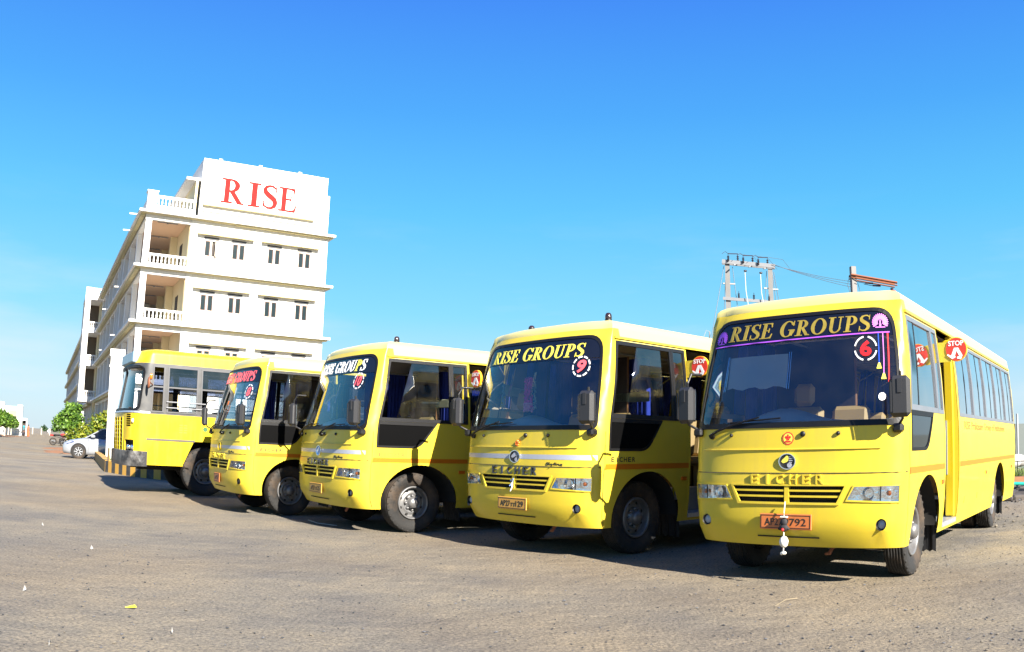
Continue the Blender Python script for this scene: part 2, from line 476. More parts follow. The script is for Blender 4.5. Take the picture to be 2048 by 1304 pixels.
def rpoly(pts, r, n=5):
    """polygon with rounded corners"""
    out = []; m = len(pts)
    rs = r if isinstance(r, (list, tuple)) else [r] * m
    for i in range(m):
        p = np.array(pts[i], float); a = np.array(pts[i - 1], float); b = np.array(pts[(i + 1) % m], float)
        ra = rs[i]
        if ra <= 0: out.append(tuple(p)); continue
        da = (a - p) / np.linalg.norm(a - p); db = (b - p) / np.linalg.norm(b - p)
        q0, q1 = p + da * ra, p + db * ra
        for k in range(n + 1):
            t = k / n; out.append(tuple((1 - t) ** 2 * q0 + 2 * t * (1 - t) * p + t * t * q1))
    return out

def ell(cx, cy, rx, ry, n=28, a0=0, a1=360):
    full = abs(a1 - a0) >= 360
    k = n if full else n + 1
    return [(cx + rx * cos(radians(a0 + (a1 - a0) * i / n)), cy + ry * sin(radians(a0 + (a1 - a0) * i / n))) for i in range(k)]

def R4(x0, y0, x1, y1): return [(x0, y0), (x1, y0), (x1, y1), (x0, y1)]

# seriffed capitals, cap height 1
def stroke(pts, ws):
    pts = np.array(pts, float); L = []; Rr = []
    for i in range(len(pts)):
        d = pts[min(i + 1, len(pts) - 1)] - pts[max(i - 1, 0)]; d /= np.linalg.norm(d); nn = np.array([-d[1], d[0]])
        L.append(tuple(pts[i] + nn * ws[i] / 2)); Rr.append(tuple(pts[i] - nn * ws[i] / 2))
    return L + Rr[::-1]
def _S():
    P = [(.60, .74), (.56, .88), (.44, .965), (.31, .965), (.17, .91), (.12, .80), (.15, .69), (.26, .59), (.40, .50), (.53, .40), (.58, .27), (.54, .14), (.42, .045), (.28, .035), (.13, .10), (.07, .27)]
    w = [.03, .05, .07, .075, .12, .17, .19, .20, .20, .20, .19, .16, .09, .07, .05, .03]
    return [('+', stroke(P, w)), ('+', [(.56, .70), (.60, .70), (.60, 1.0), (.57, 1.0)]), ('+', [(.06, .0), (.09, .0), (.11, .31), (.06, .31)])]
GLY = {
 'I': (.44, [('+', R4(.12, 0, .32, 1)), ('+', R4(0, 0, .44, .055)), ('+', R4(0, .945, .44, 1))]),
 'R': (.86, [('+', ell(.36, .735, .33, .265)), ('-', R4(-.1, .3, .125, 1.1)), ('+', R4(.15, .47, .36, 1.0)), ('-', ell(.35, .735, .15, .205)), ('-', R4(.2, .53, .35, .94)), ('+', R4(.12, 0, .31, 1)), ('+', R4(0, 0, .44, .055)), ('+', R4(0, .945, .33, 1)), ('+', [(.30, .53), (.36, .47), (.50, .49), (.80, .055), (.88, .055), (.88, 0), (.64, 0), (.32, .47)])]),
 'S': (.68, _S()),
 'E': (.76, [('+', R4(.12, 0, .31, 1)), ('+', R4(0, 0, .70, .055)), ('+', R4(0, .945, .66, 1)), ('+', R4(.28, .485, .52, .54)), ('+', R4(.49, .38, .53, .66)), ('+', [(.52, 1), (.66, 1), (.68, .72), (.645, .72), (.60, .90), (.48, .945)]), ('+', [(.50, .055), (.70, .0), (.76, .30), (.72, .30), (.64, .10)])]),
 'G': (.92, [('+', ell(.46, .5, .46, .52)), ('-', ell(.47, .5, .26, .46)), ('-', R4(.62, .42, 1, .74)), ('+', R4(.62, .06, .80, .44)), ('+', R4(.52, .40, .90, .455)), ('+', [(.78, .68), (.82, .68), (.82, 1.0), (.79, 1.0)])]),
 'O': (.94, [('+', ell(.46, .5, .46, .52)), ('-', ell(.46, .5, .255, .46))]),
 'U': (.90, [('+', ell(.44, .32, .33, .335)), ('-', ell(.48, .33, .19, .265)), ('-', R4(.305, .32, .68, 1)), ('-', R4(0, .33, 1, 1.1)), ('+', R4(.11, .30, .30, 1)), ('+', R4(.67, .30, .745, 1)), ('+', R4(0, .945, .42, 1)), ('+', R4(.56, .945, .86, 1))]),
 'P': (.74, [('+', ell(.36, .71, .35, .29)), ('-', R4(-.1, .3, .125, 1.1)), ('+', R4(.15, .42, .36, 1.0)), ('-', ell(.35, .71, .16, .23)), ('-', R4(.2, .48, .35, .94)), ('+', R4(.12, 0, .31, 1)), ('+', R4(0, 0, .44, .055)), ('+', R4(0, .945, .33, 1))]),
}
_gl = {}
def serif_text(txt, h, width=None, slant=0.0, gap=.07, space=.42):
    """list of (P, T) per glyph laid from x=0, returns list and total width"""
    out = []; x = 0
    for ch in txt:
        if ch == ' ': x += space; continue
        if ch not in _gl: _gl[ch] = tri2d(GLY[ch][1])
        P, T = _gl[ch]
        out.append((P + np.array([x, 0]), T)); x += GLY[ch][0] + gap
    x -= gap
    kx = (width / x) if width else h
    res = []
    for P, T in out: res.append((np.stack([P[:, 0] * kx + P[:, 1] * h * slant, P[:, 1] * h], 1), T))
    return res, x * kx

def sans_text(txt, h, width=None, bold=.0, slant=0.0, spacing=1.0):
    """built-in font outlines as a flat mesh, centred on x, baseline 0, scaled to cap height h"""
    cu = bpy.data.curves.new('text_outline', 'FONT')
    cu.body = txt; cu.size = 1; cu.offset = bold; cu.resolution_u = 3; cu.space_character = spacing; cu.fill_mode = 'FRONT'
    o = bpy.data.objects.new('text_outline', cu); COL.objects.link(o)
    dg = bpy.context.evaluated_depsgraph_get()
    me = bpy.data.meshes.new_from_object(o.evaluated_get(dg))
    P = np.array([(v.co.x, v.co.y) for v in me.vertices]); me.calc_loop_triangles()
    T = np.array([tuple(t.vertices) for t in me.loop_triangles])
    bpy.data.objects.remove(o); bpy.data.curves.remove(cu); bpy.data.meshes.remove(me)
    # merge doubles
    key = {}; mp = []
    Q = []
    for p in np.round(P, 5):
        k = tuple(p)
        if k not in key: key[k] = len(Q); Q.append(k)
        mp.append(key[k])
    P = np.array(Q); T = np.array([[mp[i] for i in t] for t in T]); T = T[(T[:, 0] != T[:, 1]) & (T[:, 1] != T[:, 2]) & (T[:, 0] != T[:, 2])]
    a = P[T]; ar = (a[:, 1, 0] - a[:, 0, 0]) * (a[:, 2, 1] - a[:, 0, 1]) - (a[:, 2, 0] - a[:, 0, 0]) * (a[:, 1, 1] - a[:, 0, 1])
    T[ar < 0] = T[ar < 0][:, ::-1]
    lo, hi = P.min(0), P.max(0)
    P = (P - np.array([(lo[0] + hi[0]) / 2, lo[1]]))
    ky = h / (hi[1] - lo[1]); kx = (width / (hi[0] - lo[0])) if width else ky
    P = P * np.array([kx, ky])
    P[:, 0] += P[:, 1] * slant
    return P, T

def join2(parts):
    V = []; F = []; k = 0
    for v, f in parts:
        V.append(np.asarray(v)); F += [tuple(k + i for i in q) for q in f]; k += len(v)
    return np.concatenate(V), F

def children(o): return [c for c in bpy.data.objects if c.parent is o]
def copy_tree(o, parent=None, kids=None):
    if kids is None:
        kids = {}
        for c in bpy.data.objects:
            if c.parent is not None: kids.setdefault(c.parent.name, []).append(c)
    c = o.copy(); COL.objects.link(c)
    if parent is not None: c.parent = parent
    for ch in kids.get(o.name, []): copy_tree(ch, c, kids)
    return c

# ---------------------------------------------------------------- ground
def ground_material():
    m, n, l, b = nodes('packed_dirt_and_old_asphalt')
    tc = n.new('ShaderNodeTexCoord')
    def noise(sc, det=5, rough=.55, vec=None, dist=0):
        z = n.new('ShaderNodeTexNoise'); z.inputs['Scale'].default_value = sc; z.inputs['Detail'].default_value = det
        z.inputs['Roughness'].default_value = rough; z.inputs['Distortion'].default_value = dist
        l.new(vec or tc.outputs['Object'], z.inputs['Vector']); return z.outputs['Fac']
    def ramp(fac, stops):
        r = n.new('ShaderNodeValToRGB'); e = r.color_ramp.elements
        while len(e) < len(stops): e.new(.5)
        for q, (p, c) in zip(e, stops): q.position = p; q.color = (*c, 1)
        l.new(fac, r.inputs['Fac']); return r.outputs['Color']
    def mix(a, c, f, mode='MIX'):
        x = n.new('ShaderNodeMix'); x.data_type = 'RGBA'; x.blend_type = mode
        for s, v in (('A', a), ('B', c), ('Factor', f)):
            if isinstance(v, (tuple, float, int)): x.inputs[s].default_value = (*v, 1) if isinstance(v, tuple) else v
            else: l.new(v, x.inputs[s])
        return x.outputs['Result']
    mp = n.new('ShaderNodeMapping'); mp.inputs['Rotation'].default_value = (0, 0, radians(-18)); mp.inputs['Scale'].default_value = (.5, 2.2, 1)
    l.new(tc.outputs['Object'], mp.inputs['Vector'])
    base = ramp(noise(.55, 7, .6), [(.37, (.125, .117, .106)), (.5, (.165, .149, .122)), (.62, (.212, .183, .136))])
    tan = ramp(noise(.16, 5, .5), [(.45, (0, 0, 0)), (.60, (1, 1, 1))])
    base = mix(base, (.205, .155, .095), mix((0, 0, 0), tan, .55))
    streak = ramp(noise(2.4, 7, .6, mp.outputs['Vector'], .4), [(.46, (0, 0, 0)), (.64, (1, 1, 1))])
    base = mix(base, (.255, .215, .155), mix((0, 0, 0), streak, .26))
    fine = ramp(noise(38, 6, .7), [(.36, (.42, .43, .46)), (.5, (1, 1, 1)), (.63, (1.5, 1.42, 1.28))])
    base = mix(base, fine, .85, 'MULTIPLY')
    vo = n.new('ShaderNodeTexVoronoi'); vo.inputs['Scale'].default_value = 26; vo.inputs['Randomness'].default_value = 1
    l.new(tc.outputs['Object'], vo.inputs['Vector'])
    pick = ramp(vo.outputs['Color'], [(.80, (0, 0, 0)), (.83, (1, 1, 1))])
    disc = ramp(vo.outputs['Distance'], [(.20, (1, 1, 1)), (.30, (0, 0, 0))])
    stone = mix(pick, disc, 1.0, 'MULTIPLY')
    patch = ramp(noise(.45, 4), [(.40, (.1, .1, .1)), (.62, (1, 1, 1))])
    stone = mix(stone, patch, 1.0, 'MULTIPLY')
    base = mix(base, (.075, .082, .098), stone)
    l.new(base, b.inputs['Base Color'])
    b.inputs['Roughness'].default_value = .92
    b.inputs['Specular IOR Level'].default_value = .2
    bp = n.new('ShaderNodeBump'); bp.inputs['Strength'].default_value = .9; bp.inputs['Distance'].default_value = .018
    ad = n.new('ShaderNodeMath'); ad.operation = 'MULTIPLY_ADD'; ad.inputs[1].default_value = .6
    l.new(stone, ad.inputs[0]); l.new(noise(45, 6, .75), ad.inputs[2])
    l.new(ad.outputs[0], bp.inputs['Height'])
    b2 = n.new('ShaderNodeBump'); b2.inputs['Strength'].default_value = .5; b2.inputs['Distance'].default_value = .08
    l.new(noise(3.5, 5, .6), b2.inputs['Height']); l.new(bp.outputs['Normal'], b2.inputs['Normal'])
    l.new(b2.outputs['Normal'], b.inputs['Normal'])
    return m
GROUND = ground_material()
g = mesh('ground', [(-3000, -200, 0), (3000, -200, 0), (3000, 5000, 0), (-3000, 5000, 0)], [(0, 1, 2, 3)], GROUND)
tag(g, kind='structure')

# loose stones lying on the dirt, one object
def gravel():
    v = []; f = []; mi = []
    ico = [(0, 0, 1), (.9, 0, .35), (.28, .86, .3), (-.72, .53, .4), (-.72, -.53, .3), (.28, -.86, .4), (0, 0, -.6)]
    fc = [(0, 1, 2), (0, 2, 3), (0, 3, 4), (0, 4, 5), (0, 5, 1), (6, 2, 1), (6, 3, 2), (6, 4, 3), (6, 5, 4), (6, 1, 5)]
    for i in range(11000):
        if i < 9600:
            y = 3.0 + 9 * RNG.random() ** 1.6; x = (RNG.random() * 2 - 1) * (1.0 + .72 * y)
            if RNG.random() < .35 and x < 0: continue
        else: y = 9 + 12 * RNG.random(); x = 7 + 10 * RNG.random()
        r = .0028 + .0105 * RNG.random() ** 3.2 if i < 9600 else .01 + .035 * RNG.random() ** 3
        a = RNG.random() * 6.28; ca, sa = cos(a), sin(a); k = len(v); sx, sy, sz = r * (.8 + RNG.random()), r * (.7 + .5 * RNG.random()), r * (.5 + .5 * RNG.random())
        for p in ico:
            q = (p[0] * sx * (.8 + .4 * RNG.random()), p[1] * sy * (.8 + .4 * RNG.random()), p[2] * sz)
            v.append((x + q[0] * ca - q[1] * sa, y + q[0] * sa + q[1] * ca, q[2] + sz * .3))
        f += [tuple(k + j for j in t) for t in fc]; mi += [int(RNG.random() * 3)] * 10
    o = mesh('gravel', v, f, [STONEA, mat('dark_chip', (.035, .037, .042), .9, var=.3), mat('tan_chip', (.14, .12, .09), .9, var=.3)], None, False, mi)
    tag(o, kind='stuff')
gravel()

# ---------------------------------------------------------------- academic building
BO = (-21.836, 44.528, 0)
bld = empty('academic_building', BO, .556)
tag(bld, 'white four storey building with RISE in red letters on its parapet', 'building')
FL = [4.16, 7.69, 10.99, 14.29]          # underside of each slab edge
def pbox(name, x0, x1, y0, y1, z0, z1, m, parent=bld, b=0): return box(name, x0, x1, y0, y1, z0, z1, m, parent, b)

# front walls (between the slabs), pierced by the windows
WINF = [4.19, 5.93, 8.22, 10.21]
def local_xz(y0, flip=1):
    return lambda x, z, off: np.stack([x, np.full_like(x, y0) - off, z], 1)
def pierced_wall(name, z0, z1, x0, x1, wins, y, m):
    ops = [('+', R4(x0, z0, x1, z1))] + [('-', R4(*w)) for w in wins]
    P, T = tri2d(ops)
    v, f = place(P, T, local_xz(y), 0.0, -.22)
    return mesh(name, v, f, m, bld)
def window(cx, z0, z1, w=.88, y=0.0, open_leaf=False):
    """frame with transom louver and two casements"""
    F = MB(); h = z1 - z0; zt = z0 + h * .80
    for a, b_ in ((-w / 2, -w / 2 + .06), (w / 2 - .06, w / 2)): F.box(cx + a, cx + b_, y - .02, y + .10, z0, z1)
    F.box(cx - w / 2 + .06, cx + w / 2 - .06, y - .02, y + .10, z0, z0 + .06)
    F.box(cx - w / 2 + .06, cx + w / 2 - .06, y - .025, y + .10, zt, zt + .07)
    F.box(cx - .05, cx + .05, y - .02, y + .10, z0 + .06, zt)
    fr = F.build('window', WFRAME, bld)
    L = MB(); L.box(cx - w / 2 + .02, cx + w / 2 - .02, y + .04, y + .12, zt + .07, z1 + .02)
    for k in range(3):
        zz = zt + .085 + k * (z1 - zt - .08) / 3
        L.box(cx - w / 2 - .02, cx + w / 2 + .02, y - .06 + .015 * k, y + .03, zz, zz + (z1 - zt) / 3 * .55)
    L.build('ventilator', LOUVER, fr)
    for s in (-1, 1):
        if open_leaf and s == 1:
            M = Matrix.Translation((cx + w / 2 - .06, y - .02, 0)) @ Matrix.Rotation(radians(62), 4, 'Z')
            q = MB(); q.box(-.30, .0, -.02, .02, z0 + .06, z0 + .12, M=M); q.box(-.30, 0, -.02, .02, zt - .06, zt, M=M); q.box(-.30, -.25, -.02, .02, z0 + .12, zt - .06, M=M); q.box(-.05, 0, -.02, .02, z0 + .12, zt - .06, M=M)
            q.build('casement', WFRAME, fr)
            q = MB(); q.box(cx + .06, cx + w / 2 - .07, y + .08, y + .09, z0 + .07, zt - .01); q.build('dark_opening', DARKDOOR, fr)
            continue
        x0, x1 = (cx + .07, cx + w / 2 - .07) if s > 0 else (cx - w / 2 + .07, cx - .07)
        q = MB(); q.box(x0, x1, y + .01, y + .05, z0 + .07, z0 + .10); q.box(x0, x1, y + .01, y + .05, zt - .04, zt - .01)
        q.box(x0, x0 + .03, y + .01, y + .05, z0 + .10, zt - .04); q.box(x1 - .03, x1, y + .01, y + .05, z0 + .10, zt - .04)
        q.build('sash', WREV, fr)
        q = MB(); q.box(x0 + .03, x1 - .03, y + .025, y + .035, z0 + .10, zt - .04)
        q.build('pane', WPANE, fr)
ZW = [(5.40, 6.66), (8.75, 10.0), (12.07, 13.31)]
pierced_wall('front_wall', 0.0, 4.30, 2.95, 11.5, [R4(c - .44, 1.5, c + .44, 3.0)[0] + R4(c - .44, 1.5, c + .44, 3.0)[2] for c in WINF], 0, PLASTER)
for c in WINF: window(c, 1.5, 3.0)
for k, (a, b_) in enumerate(ZW):
    z0, z1 = FL[k] + .14, FL[k + 1] + .01
    pierced_wall('front_wall', z0, z1, 2.82 - .06 * (k == 0), 11.5, [(c - .44, a, c + .44, b_) for c in WINF], 0, PLASTER)
    for i, c in enumerate(WINF): window(c, a, b_, open_leaf=(k == 2 and i == 0))
    for x0, x1 in ((3.28, 6.86), (7.36, 11.12)):
        B = MB(); B.add([(x0, -.34, b_ + .07), (x1, -.34, b_ + .07), (x1, 0, b_ + .09), (x0, 0, b_ + .09), (x0, -.34, b_ + .12), (x1, -.34, b_ + .12), (x1, 0, b_ + .16), (x0, 0, b_ + .16)],
              [(0, 3, 2, 1), (4, 5, 6, 7), (0, 1, 5, 4), (1, 2, 6, 5), (2, 3, 7, 6), (3, 0, 4, 7)])
        B.build('sunshade', LEDGE, bld)
# solid right flank and rear so the block stands from other sides
pbox('side_wall', 11.5, 11.72, 0, 13.8, 0, 14.29, PLASTER)
pbox('rear_wall', -.1, 11.5, 13.6, 13.8, 0, 14.29, PLASTER)
# slab edges with drip bands underneath
for k, z in enumerate(FL):
    B = MB(); B.box(-.45, 12.1, -.45, 14.2, z, z + .14)
    B.build('floor_slab', PLASTER, bld)
    B = MB()
    B.box(-.30, 5.6, -.20, -.02, z - .05, z - .002); B.box(5.6, 11.95, -.24, -.02, z - .09, z - .002)
    B.box(-.30, -.03, -.02, 34.0, z - .16, z - .002)
    B.build('drip_band', LEDGE, bld)
    B = MB(); B.box(.02, 2.80, .02, .30, z - .34, z - .003); B.box(.02, .32, .30, 34.6, z - .34, z - .003)
    B.build('edge_beam', PLASTER, bld)
# corner pillars and verandah end openings
for k in range(4):
    z0 = 0 if k == 0 else FL[k - 1] + .14
    z1 = FL[k] - .34
    pbox('corner_pillar', .05, .42, .05, .42, z0, z1, PLASTER)
# the long side: slabs, fins, verandah floor, inner wall with pilasters and doors
LEN = 35.0
for k, z in enumerate(FL):
    B = MB(); B.box(-.45, 2.95, 14.2, LEN + .9, z, z + .14); B.build('floor_slab', PLASTER, bld)
    B = MB(); B.box(.33, 2.79, .31, LEN, z - .05, z - .004); B.build('verandah_ceiling', PEACH, bld)
B = MB(); B.box(2.80, 2.95, .30, LEN, 0, 14.28); B.build('verandah_wall', CREAM, bld)
for k in range(4):
    z0 = 0 if k == 0 else FL[k - 1] + .14
    z1 = FL[k] - .34
    for i, d in enumerate(np.arange(4.1, LEN, 4.3)):
        pbox('side_fin', .03, .36, d, d + .42, z0, z1, PLASTER)
        pbox('pilaster', 2.35, 2.795, d + .9, d + 1.3, z0, FL[k] - .06, CREAM)
        if i < 3 and k > 0:
            pbox('doorway', 2.775, 2.796, d - 1.6, d - .6, z0, z0 + 2.15, DARKDOOR)
    if k > 0:
        for d in (1.3, 5.2, 9.1, 13.0):
            B = MB(); B.box(.9, 2.2, d, d + .06, z1 + .20, z1 + .25); B.box(1.5, 1.6, d - .02, d + .08, z1 + .16, z1 + .20)
            B.build('tube_light', GALV, bld)
def baluster_mesh(h):
    B = MB(); B.lathe([(.05, 0), (.05, .06), (.035, .09), (.06, h * .35), (.035, h * .62), (.028, h * .75), (.05, h - .07), (.05, h)], n=8)
    me = bpy.data.meshes.new('baluster'); me.from_pydata([tuple(p) for p in B.v], [], B.f); me.materials.append(PLASTER); return me
BALM = baluster_mesh(.46)
def balustrade(parent, x0, x1, y, z, n, rail=.12, low=.22):
    """low wall, balusters and hand rail running along x"""
    B = MB(); B.box(x0, x1, y, y + .16, z, z + low); B.build('plinth', PLASTER, parent)
    B = MB(); B.box(x0, x1, y - .01, y + .17, z + low + .46, z + low + .46 + rail); B.build('handrail', PLASTER, parent)
    for i in range(n):
        o = bpy.data.objects.new('baluster', BALM); COL.objects.link(o); o.parent = parent
        o.location = (x0 + (i + .5) * (x1 - x0) / n, y + .08, z + low)
for k in (1, 2, 3): balustrade(bld, .425, 2.79, .10, FL[k - 1] + .14, 10)
balustrade(bld, .58, 3.0, -.10, FL[3] + .14, 11, rail=.16, low=.40)
pbox('terrace_post', -.02, .57, -.12, .45, FL[3] + .14, 15.62, PLASTER)
pbox('post_cap', -.08, .63, -.18, .51, 15.62, 15.70, PLASTER)
B = MB(); B.box(.0, .16, .46, LEN, FL[3] + .14, 15.25); B.build('terrace_parapet', PLASTER, bld)
# parapet with the lettering
B = MB()
B.box(3.2, 11.66, 0, .22, FL[3] + .142, 17.07); B.box(3.2, 11.46, 0, .22, 17.07, 18.26)
B.build('parapet', PLASTER, bld)
for x in (4.15, 6.75, 9.4): pbox('parapet_post', x, x + .22, -.03, .25, 17.5, 18.36, PLASTER)
pbox('parapet_ledge', 3.42, 10.65, -.24, -.003, 15.22, 15.33, LEDGE)
pbox('parapet_ledge', 3.30, 11.1, -.07, -.002, 14.85, 14.90, LEDGE)
B = MB(); B.box(3.2, 3.42, .222, 12.0, 16.99, 18.24); B.build('parapet_return', PLASTER, bld)
B = MB(); B.box(2.28, 11.3, .224, 12.5, 16.82, 16.985); B.build('headroom_slab', PLASTER, bld)
B = MB(); B.box(2.90, 3.05, .224, 12.2, 14.435, 16.815); B.build('headroom_wall', CREAM, bld)
tx, _ = serif_text('RISE', 1.55)
xs = {0: (4.50, 5.98), 1: (6.24, 7.02), 2: (7.17, 8.17), 3: (8.24, 9.44)}
for i, (P, T) in enumerate(tx):
    lo, hi = P[:, 0].min(), P[:, 0].max()
    P = P.copy(); P[:, 0] = xs[i][0] + (P[:, 0] - lo) / (hi - lo) * (xs[i][1] - xs[i][0]); P[:, 1] += 15.62
    v, f = place(P, T, local_xz(0), .05, .002)
    mesh('letter', v, f, LETTER, bld)
for z, d in ((14.75, 1.2), (14.6, 5)):
    B = MB(); B.tube([(-.3, d, z - .3), (-.9, d, z - .32)], .05); B.build('rain_spout', PLASTER, bld)
for z in FL[1:3]:
    for d in (8.2, 19.5):
        B = MB(); B.tube([(-.4, d, z + .1), (-.85, d, z + .07)], .05); B.build('rain_spout', PLASTER, bld)

# stair tower jutting from the long side, then the far wing
for k in range(4):
    z0 = (0 if k == 0 else FL[k - 1] + .0); z1 = FL[k]
    B = MB(); B.box(-1.68, .5, 36.0, 40.6, z1, z1 + .30); B.build('bay_slab', PLASTER, bld)
    if k > 0:
        pbox('bay_pillar', -1.66, -1.12, 36.03, 36.5, z0 + .302, z1 - .004, PLASTER)
        pbox('bay_pillar', -1.66, -1.12, 40.1, 40.57, z0 + .302, z1 - .004, PLASTER)
        balustrade(bld, -1.10, .0, 36.05, z0 + .302, 6)
        B = MB(); B.box(-1.62, -1.5, 36.52, 40.08, z0 + .302, z0 + 1.1); B.build('bay_parapet', PLASTER, bld)
B = MB(); B.box(-1.68, -1.1, 36.0, 36.5, 14.592, 15.5); B.build('terrace_post', PLASTER, bld)
balustrade(bld, -1.08, .1, 36.05, 14.592, 7, low=.3)
pbox('bay_back_wall', .03, .3, 37.2, 40.6, 0, 14.28, CREAM)
for k in (1, 2, 3): pbox('bay_rear_wall', -1.10, .02, 40.15, 40.4, FL[k - 1] + .302, FL[k] - .004, mat('painted_shade_brown', (.13, .10, .07), .85))  # dark brown colour stands in for the shade inside the bay
B = MB()
B.box(-1.3, -1.0, 36.1, 40.5, 0, 3.2); B.box(.1, .4, 36.1, 37.1, 0, 3.2)
B.build('bay_leg', PLASTER, bld)
wing_len = 112.0
for k, z in enumerate(FL):
    B = MB(); B.box(-.55, 3.0, 40.9, 40.9 + wing_len, z, z + .16); B.build('floor_slab', PLASTER, bld)
    B = MB(); B.box(-.45, -.05, 41.2, 40.9 + wing_len, z - .22, z - .003); B.build('drip_band', LEDGE, bld)
B = MB(); B.box(2.4, 2.6, 40.95, 40.9 + wing_len, 0, 14.28); B.build('verandah_wall', CREAM, bld)
for k in range(4):
    z0 = 0 if k == 0 else FL[k - 1] + .162
    for i, d in enumerate(np.arange(42.5, 40.9 + wing_len, 4.2)):
        o = pbox('side_fin', .0, .36, d, d + .42, z0, FL[k] - .004, PLASTER)

# ---------------------------------------------------------------- gate pillar and striped kerb of the planting bed
gp = empty('gate_pillar', (-16.20, 31.58, 0), .47, (1.145, 1.145, 1.105))
tag(gp, 'tall square white gate pillar rising behind the striped kerb', 'pillar')
B = MB(); B.bbox(-.235, .235, -.235, .235, 0, 3.95, .015); B.build('shaft', PLASTER, gp)
B = MB(); B.box(-.27, .27, -.27, .27, 3.952, 4.22); B.build('cap', PLASTER, gp)
B = MB(); B.box(-.265, .265, -.265, .265, 3.55, 3.63); B.build('moulding', PLASTER, gp)

kp = [(-18.9, 35.3), (-17.92, 33.54), (-13.13, 25.23), (-12.6, 24.35), (-11.85, 23.68), (-11.0, 22.95), (-10.4, 22.55), (-9.6, 22.2), (-7.8, 21.75), (-6.0, 21.9)]
kb = empty('striped_kerb', (-11.85, 23.68, 0))
tag(kb, 'low black and yellow striped kerb wall curving round the planting bed', 'kerb')
def polyline(pts, step):
    P = [np.array(p, float) for p in pts]; out = [P[0]]; need = step
    for a, b in zip(P[:-1], P[1:]):
        d = np.linalg.norm(b - a); t = need
        while t <= d: out.append(a + (b - a) * t / d); t += step
        need = t - d
    return out
pl = polyline(kp, .30)
for i in range(len(pl) - 1):
    a, b = pl[i], pl[i + 1]; t = (b - a) / np.linalg.norm(b - a); nn = np.array([-t[1], t[0]]) * .12
    B = MB(); e = .001
    q = [a + t * e, b - t * e]
    ring = [q[0] - nn, q[1] - nn, q[1] + nn, q[0] + nn]
    B.add([(p[0] + 11.85, p[1] - 23.68, z) for z in (0, .36 + .004 * (i % 3)) for p in ring], [(3, 2, 1, 0), (4, 5, 6, 7), (0, 1, 5, 4), (1, 2, 6, 5), (2, 3, 7, 6), (3, 0, 4, 7)])
    B.build('kerb_stone', KERBY if i % 2 else KERBB, kb)
bed = mesh('planting_bed', [(-18.8, 35.6, .2), (-17.8, 33.6, .2), (-13.0, 25.3, .2), (-11.8, 23.8, .2), (-9.6, 22.3, .2), (-6.0, 22.0, .2), (-6.0, 26, .2), (-14, 35, .2)], [tuple(range(8))], mat('bed_soil', (.12, .09, .05), .95, var=.3, scale=4))
tag(bed, kind='structure')

def leaf_cloud(blobs, n, size, seed=1, droop=.3, shell=.55):
    """many small leaf-shaped faces spread through overlapping clumps"""
    r = np.random.default_rng(seed); v = []; f = []
    wts = np.array([b[3] ** 2 for b in blobs]); wts = wts / wts.sum()
    for _ in range(n):
        b = blobs[r.choice(len(blobs), p=wts)]
        d = r.normal(size=3); d /= np.linalg.norm(d); q = (shell + (1 - shell) * r.random()) * (.82 + .3 * r.random())
        c = np.array(b[:3]) + d * b[3] * q * np.array([1, 1, b[4] if len(b) > 4 else .85])
        nrm = d * .7 + r.normal(size=3) * .55 + np.array([0, 0, .35]); nrm /= np.linalg.norm(nrm)
        t = np.cross(nrm, r.normal(size=3)); t /= np.linalg.norm(t); t -= np.array([0, 0, droop]) * .6; t /= np.linalg.norm(t); s_ = np.cross(nrm, t)
        L = size * (.6 + .8 * r.random()); w = L * (.28 + .12 * r.random()); k = len(v)
        v += [c, c + t * L * .45 + s_ * w, c + t * L + nrm * L * .08, c + t * L * .45 - s_ * w]
        f.append((k, k + 1, k + 2, k + 3))
    return v, f

def grass_tufts(name, pts, seed, h=.16):
    r = np.random.default_rng(seed); v = []; f = []
    for x, y, z in pts:
        for _ in range(7):
            a = r.random() * 6.28; hh = h * (.5 + r.random()); dx, dy = cos(a) * hh * .5, sin(a) * hh * .5; k = len(v); w = .012
            v += [(x - w * sin(a), y + w * cos(a), z), (x + w * sin(a), y - w * cos(a), z), (x + dx, y + dy, z + hh)]; f.append((k, k + 1, k + 2))
    return tag(mesh(name, v, f, GRASSM), kind='stuff')
def in_poly_pts(poly, n, z, seed):
    r = np.random.default_rng(seed); P = np.array(poly); lo, hi = P.min(0), P.max(0); Q = lo + (hi - lo) * r.random((n * 3, 2)); Q = Q[inside([tuple(p) for p in P], Q)][:n]
    return [(a, b, z) for a, b in Q]
grass_tufts('grass', in_poly_pts([(-18.5, 35.2), (-17.8, 33.8), (-13.0, 25.6), (-11.8, 24.1), (-7, 22.5), (-8, 26), (-14, 34)], 900, .2, 3), 11)

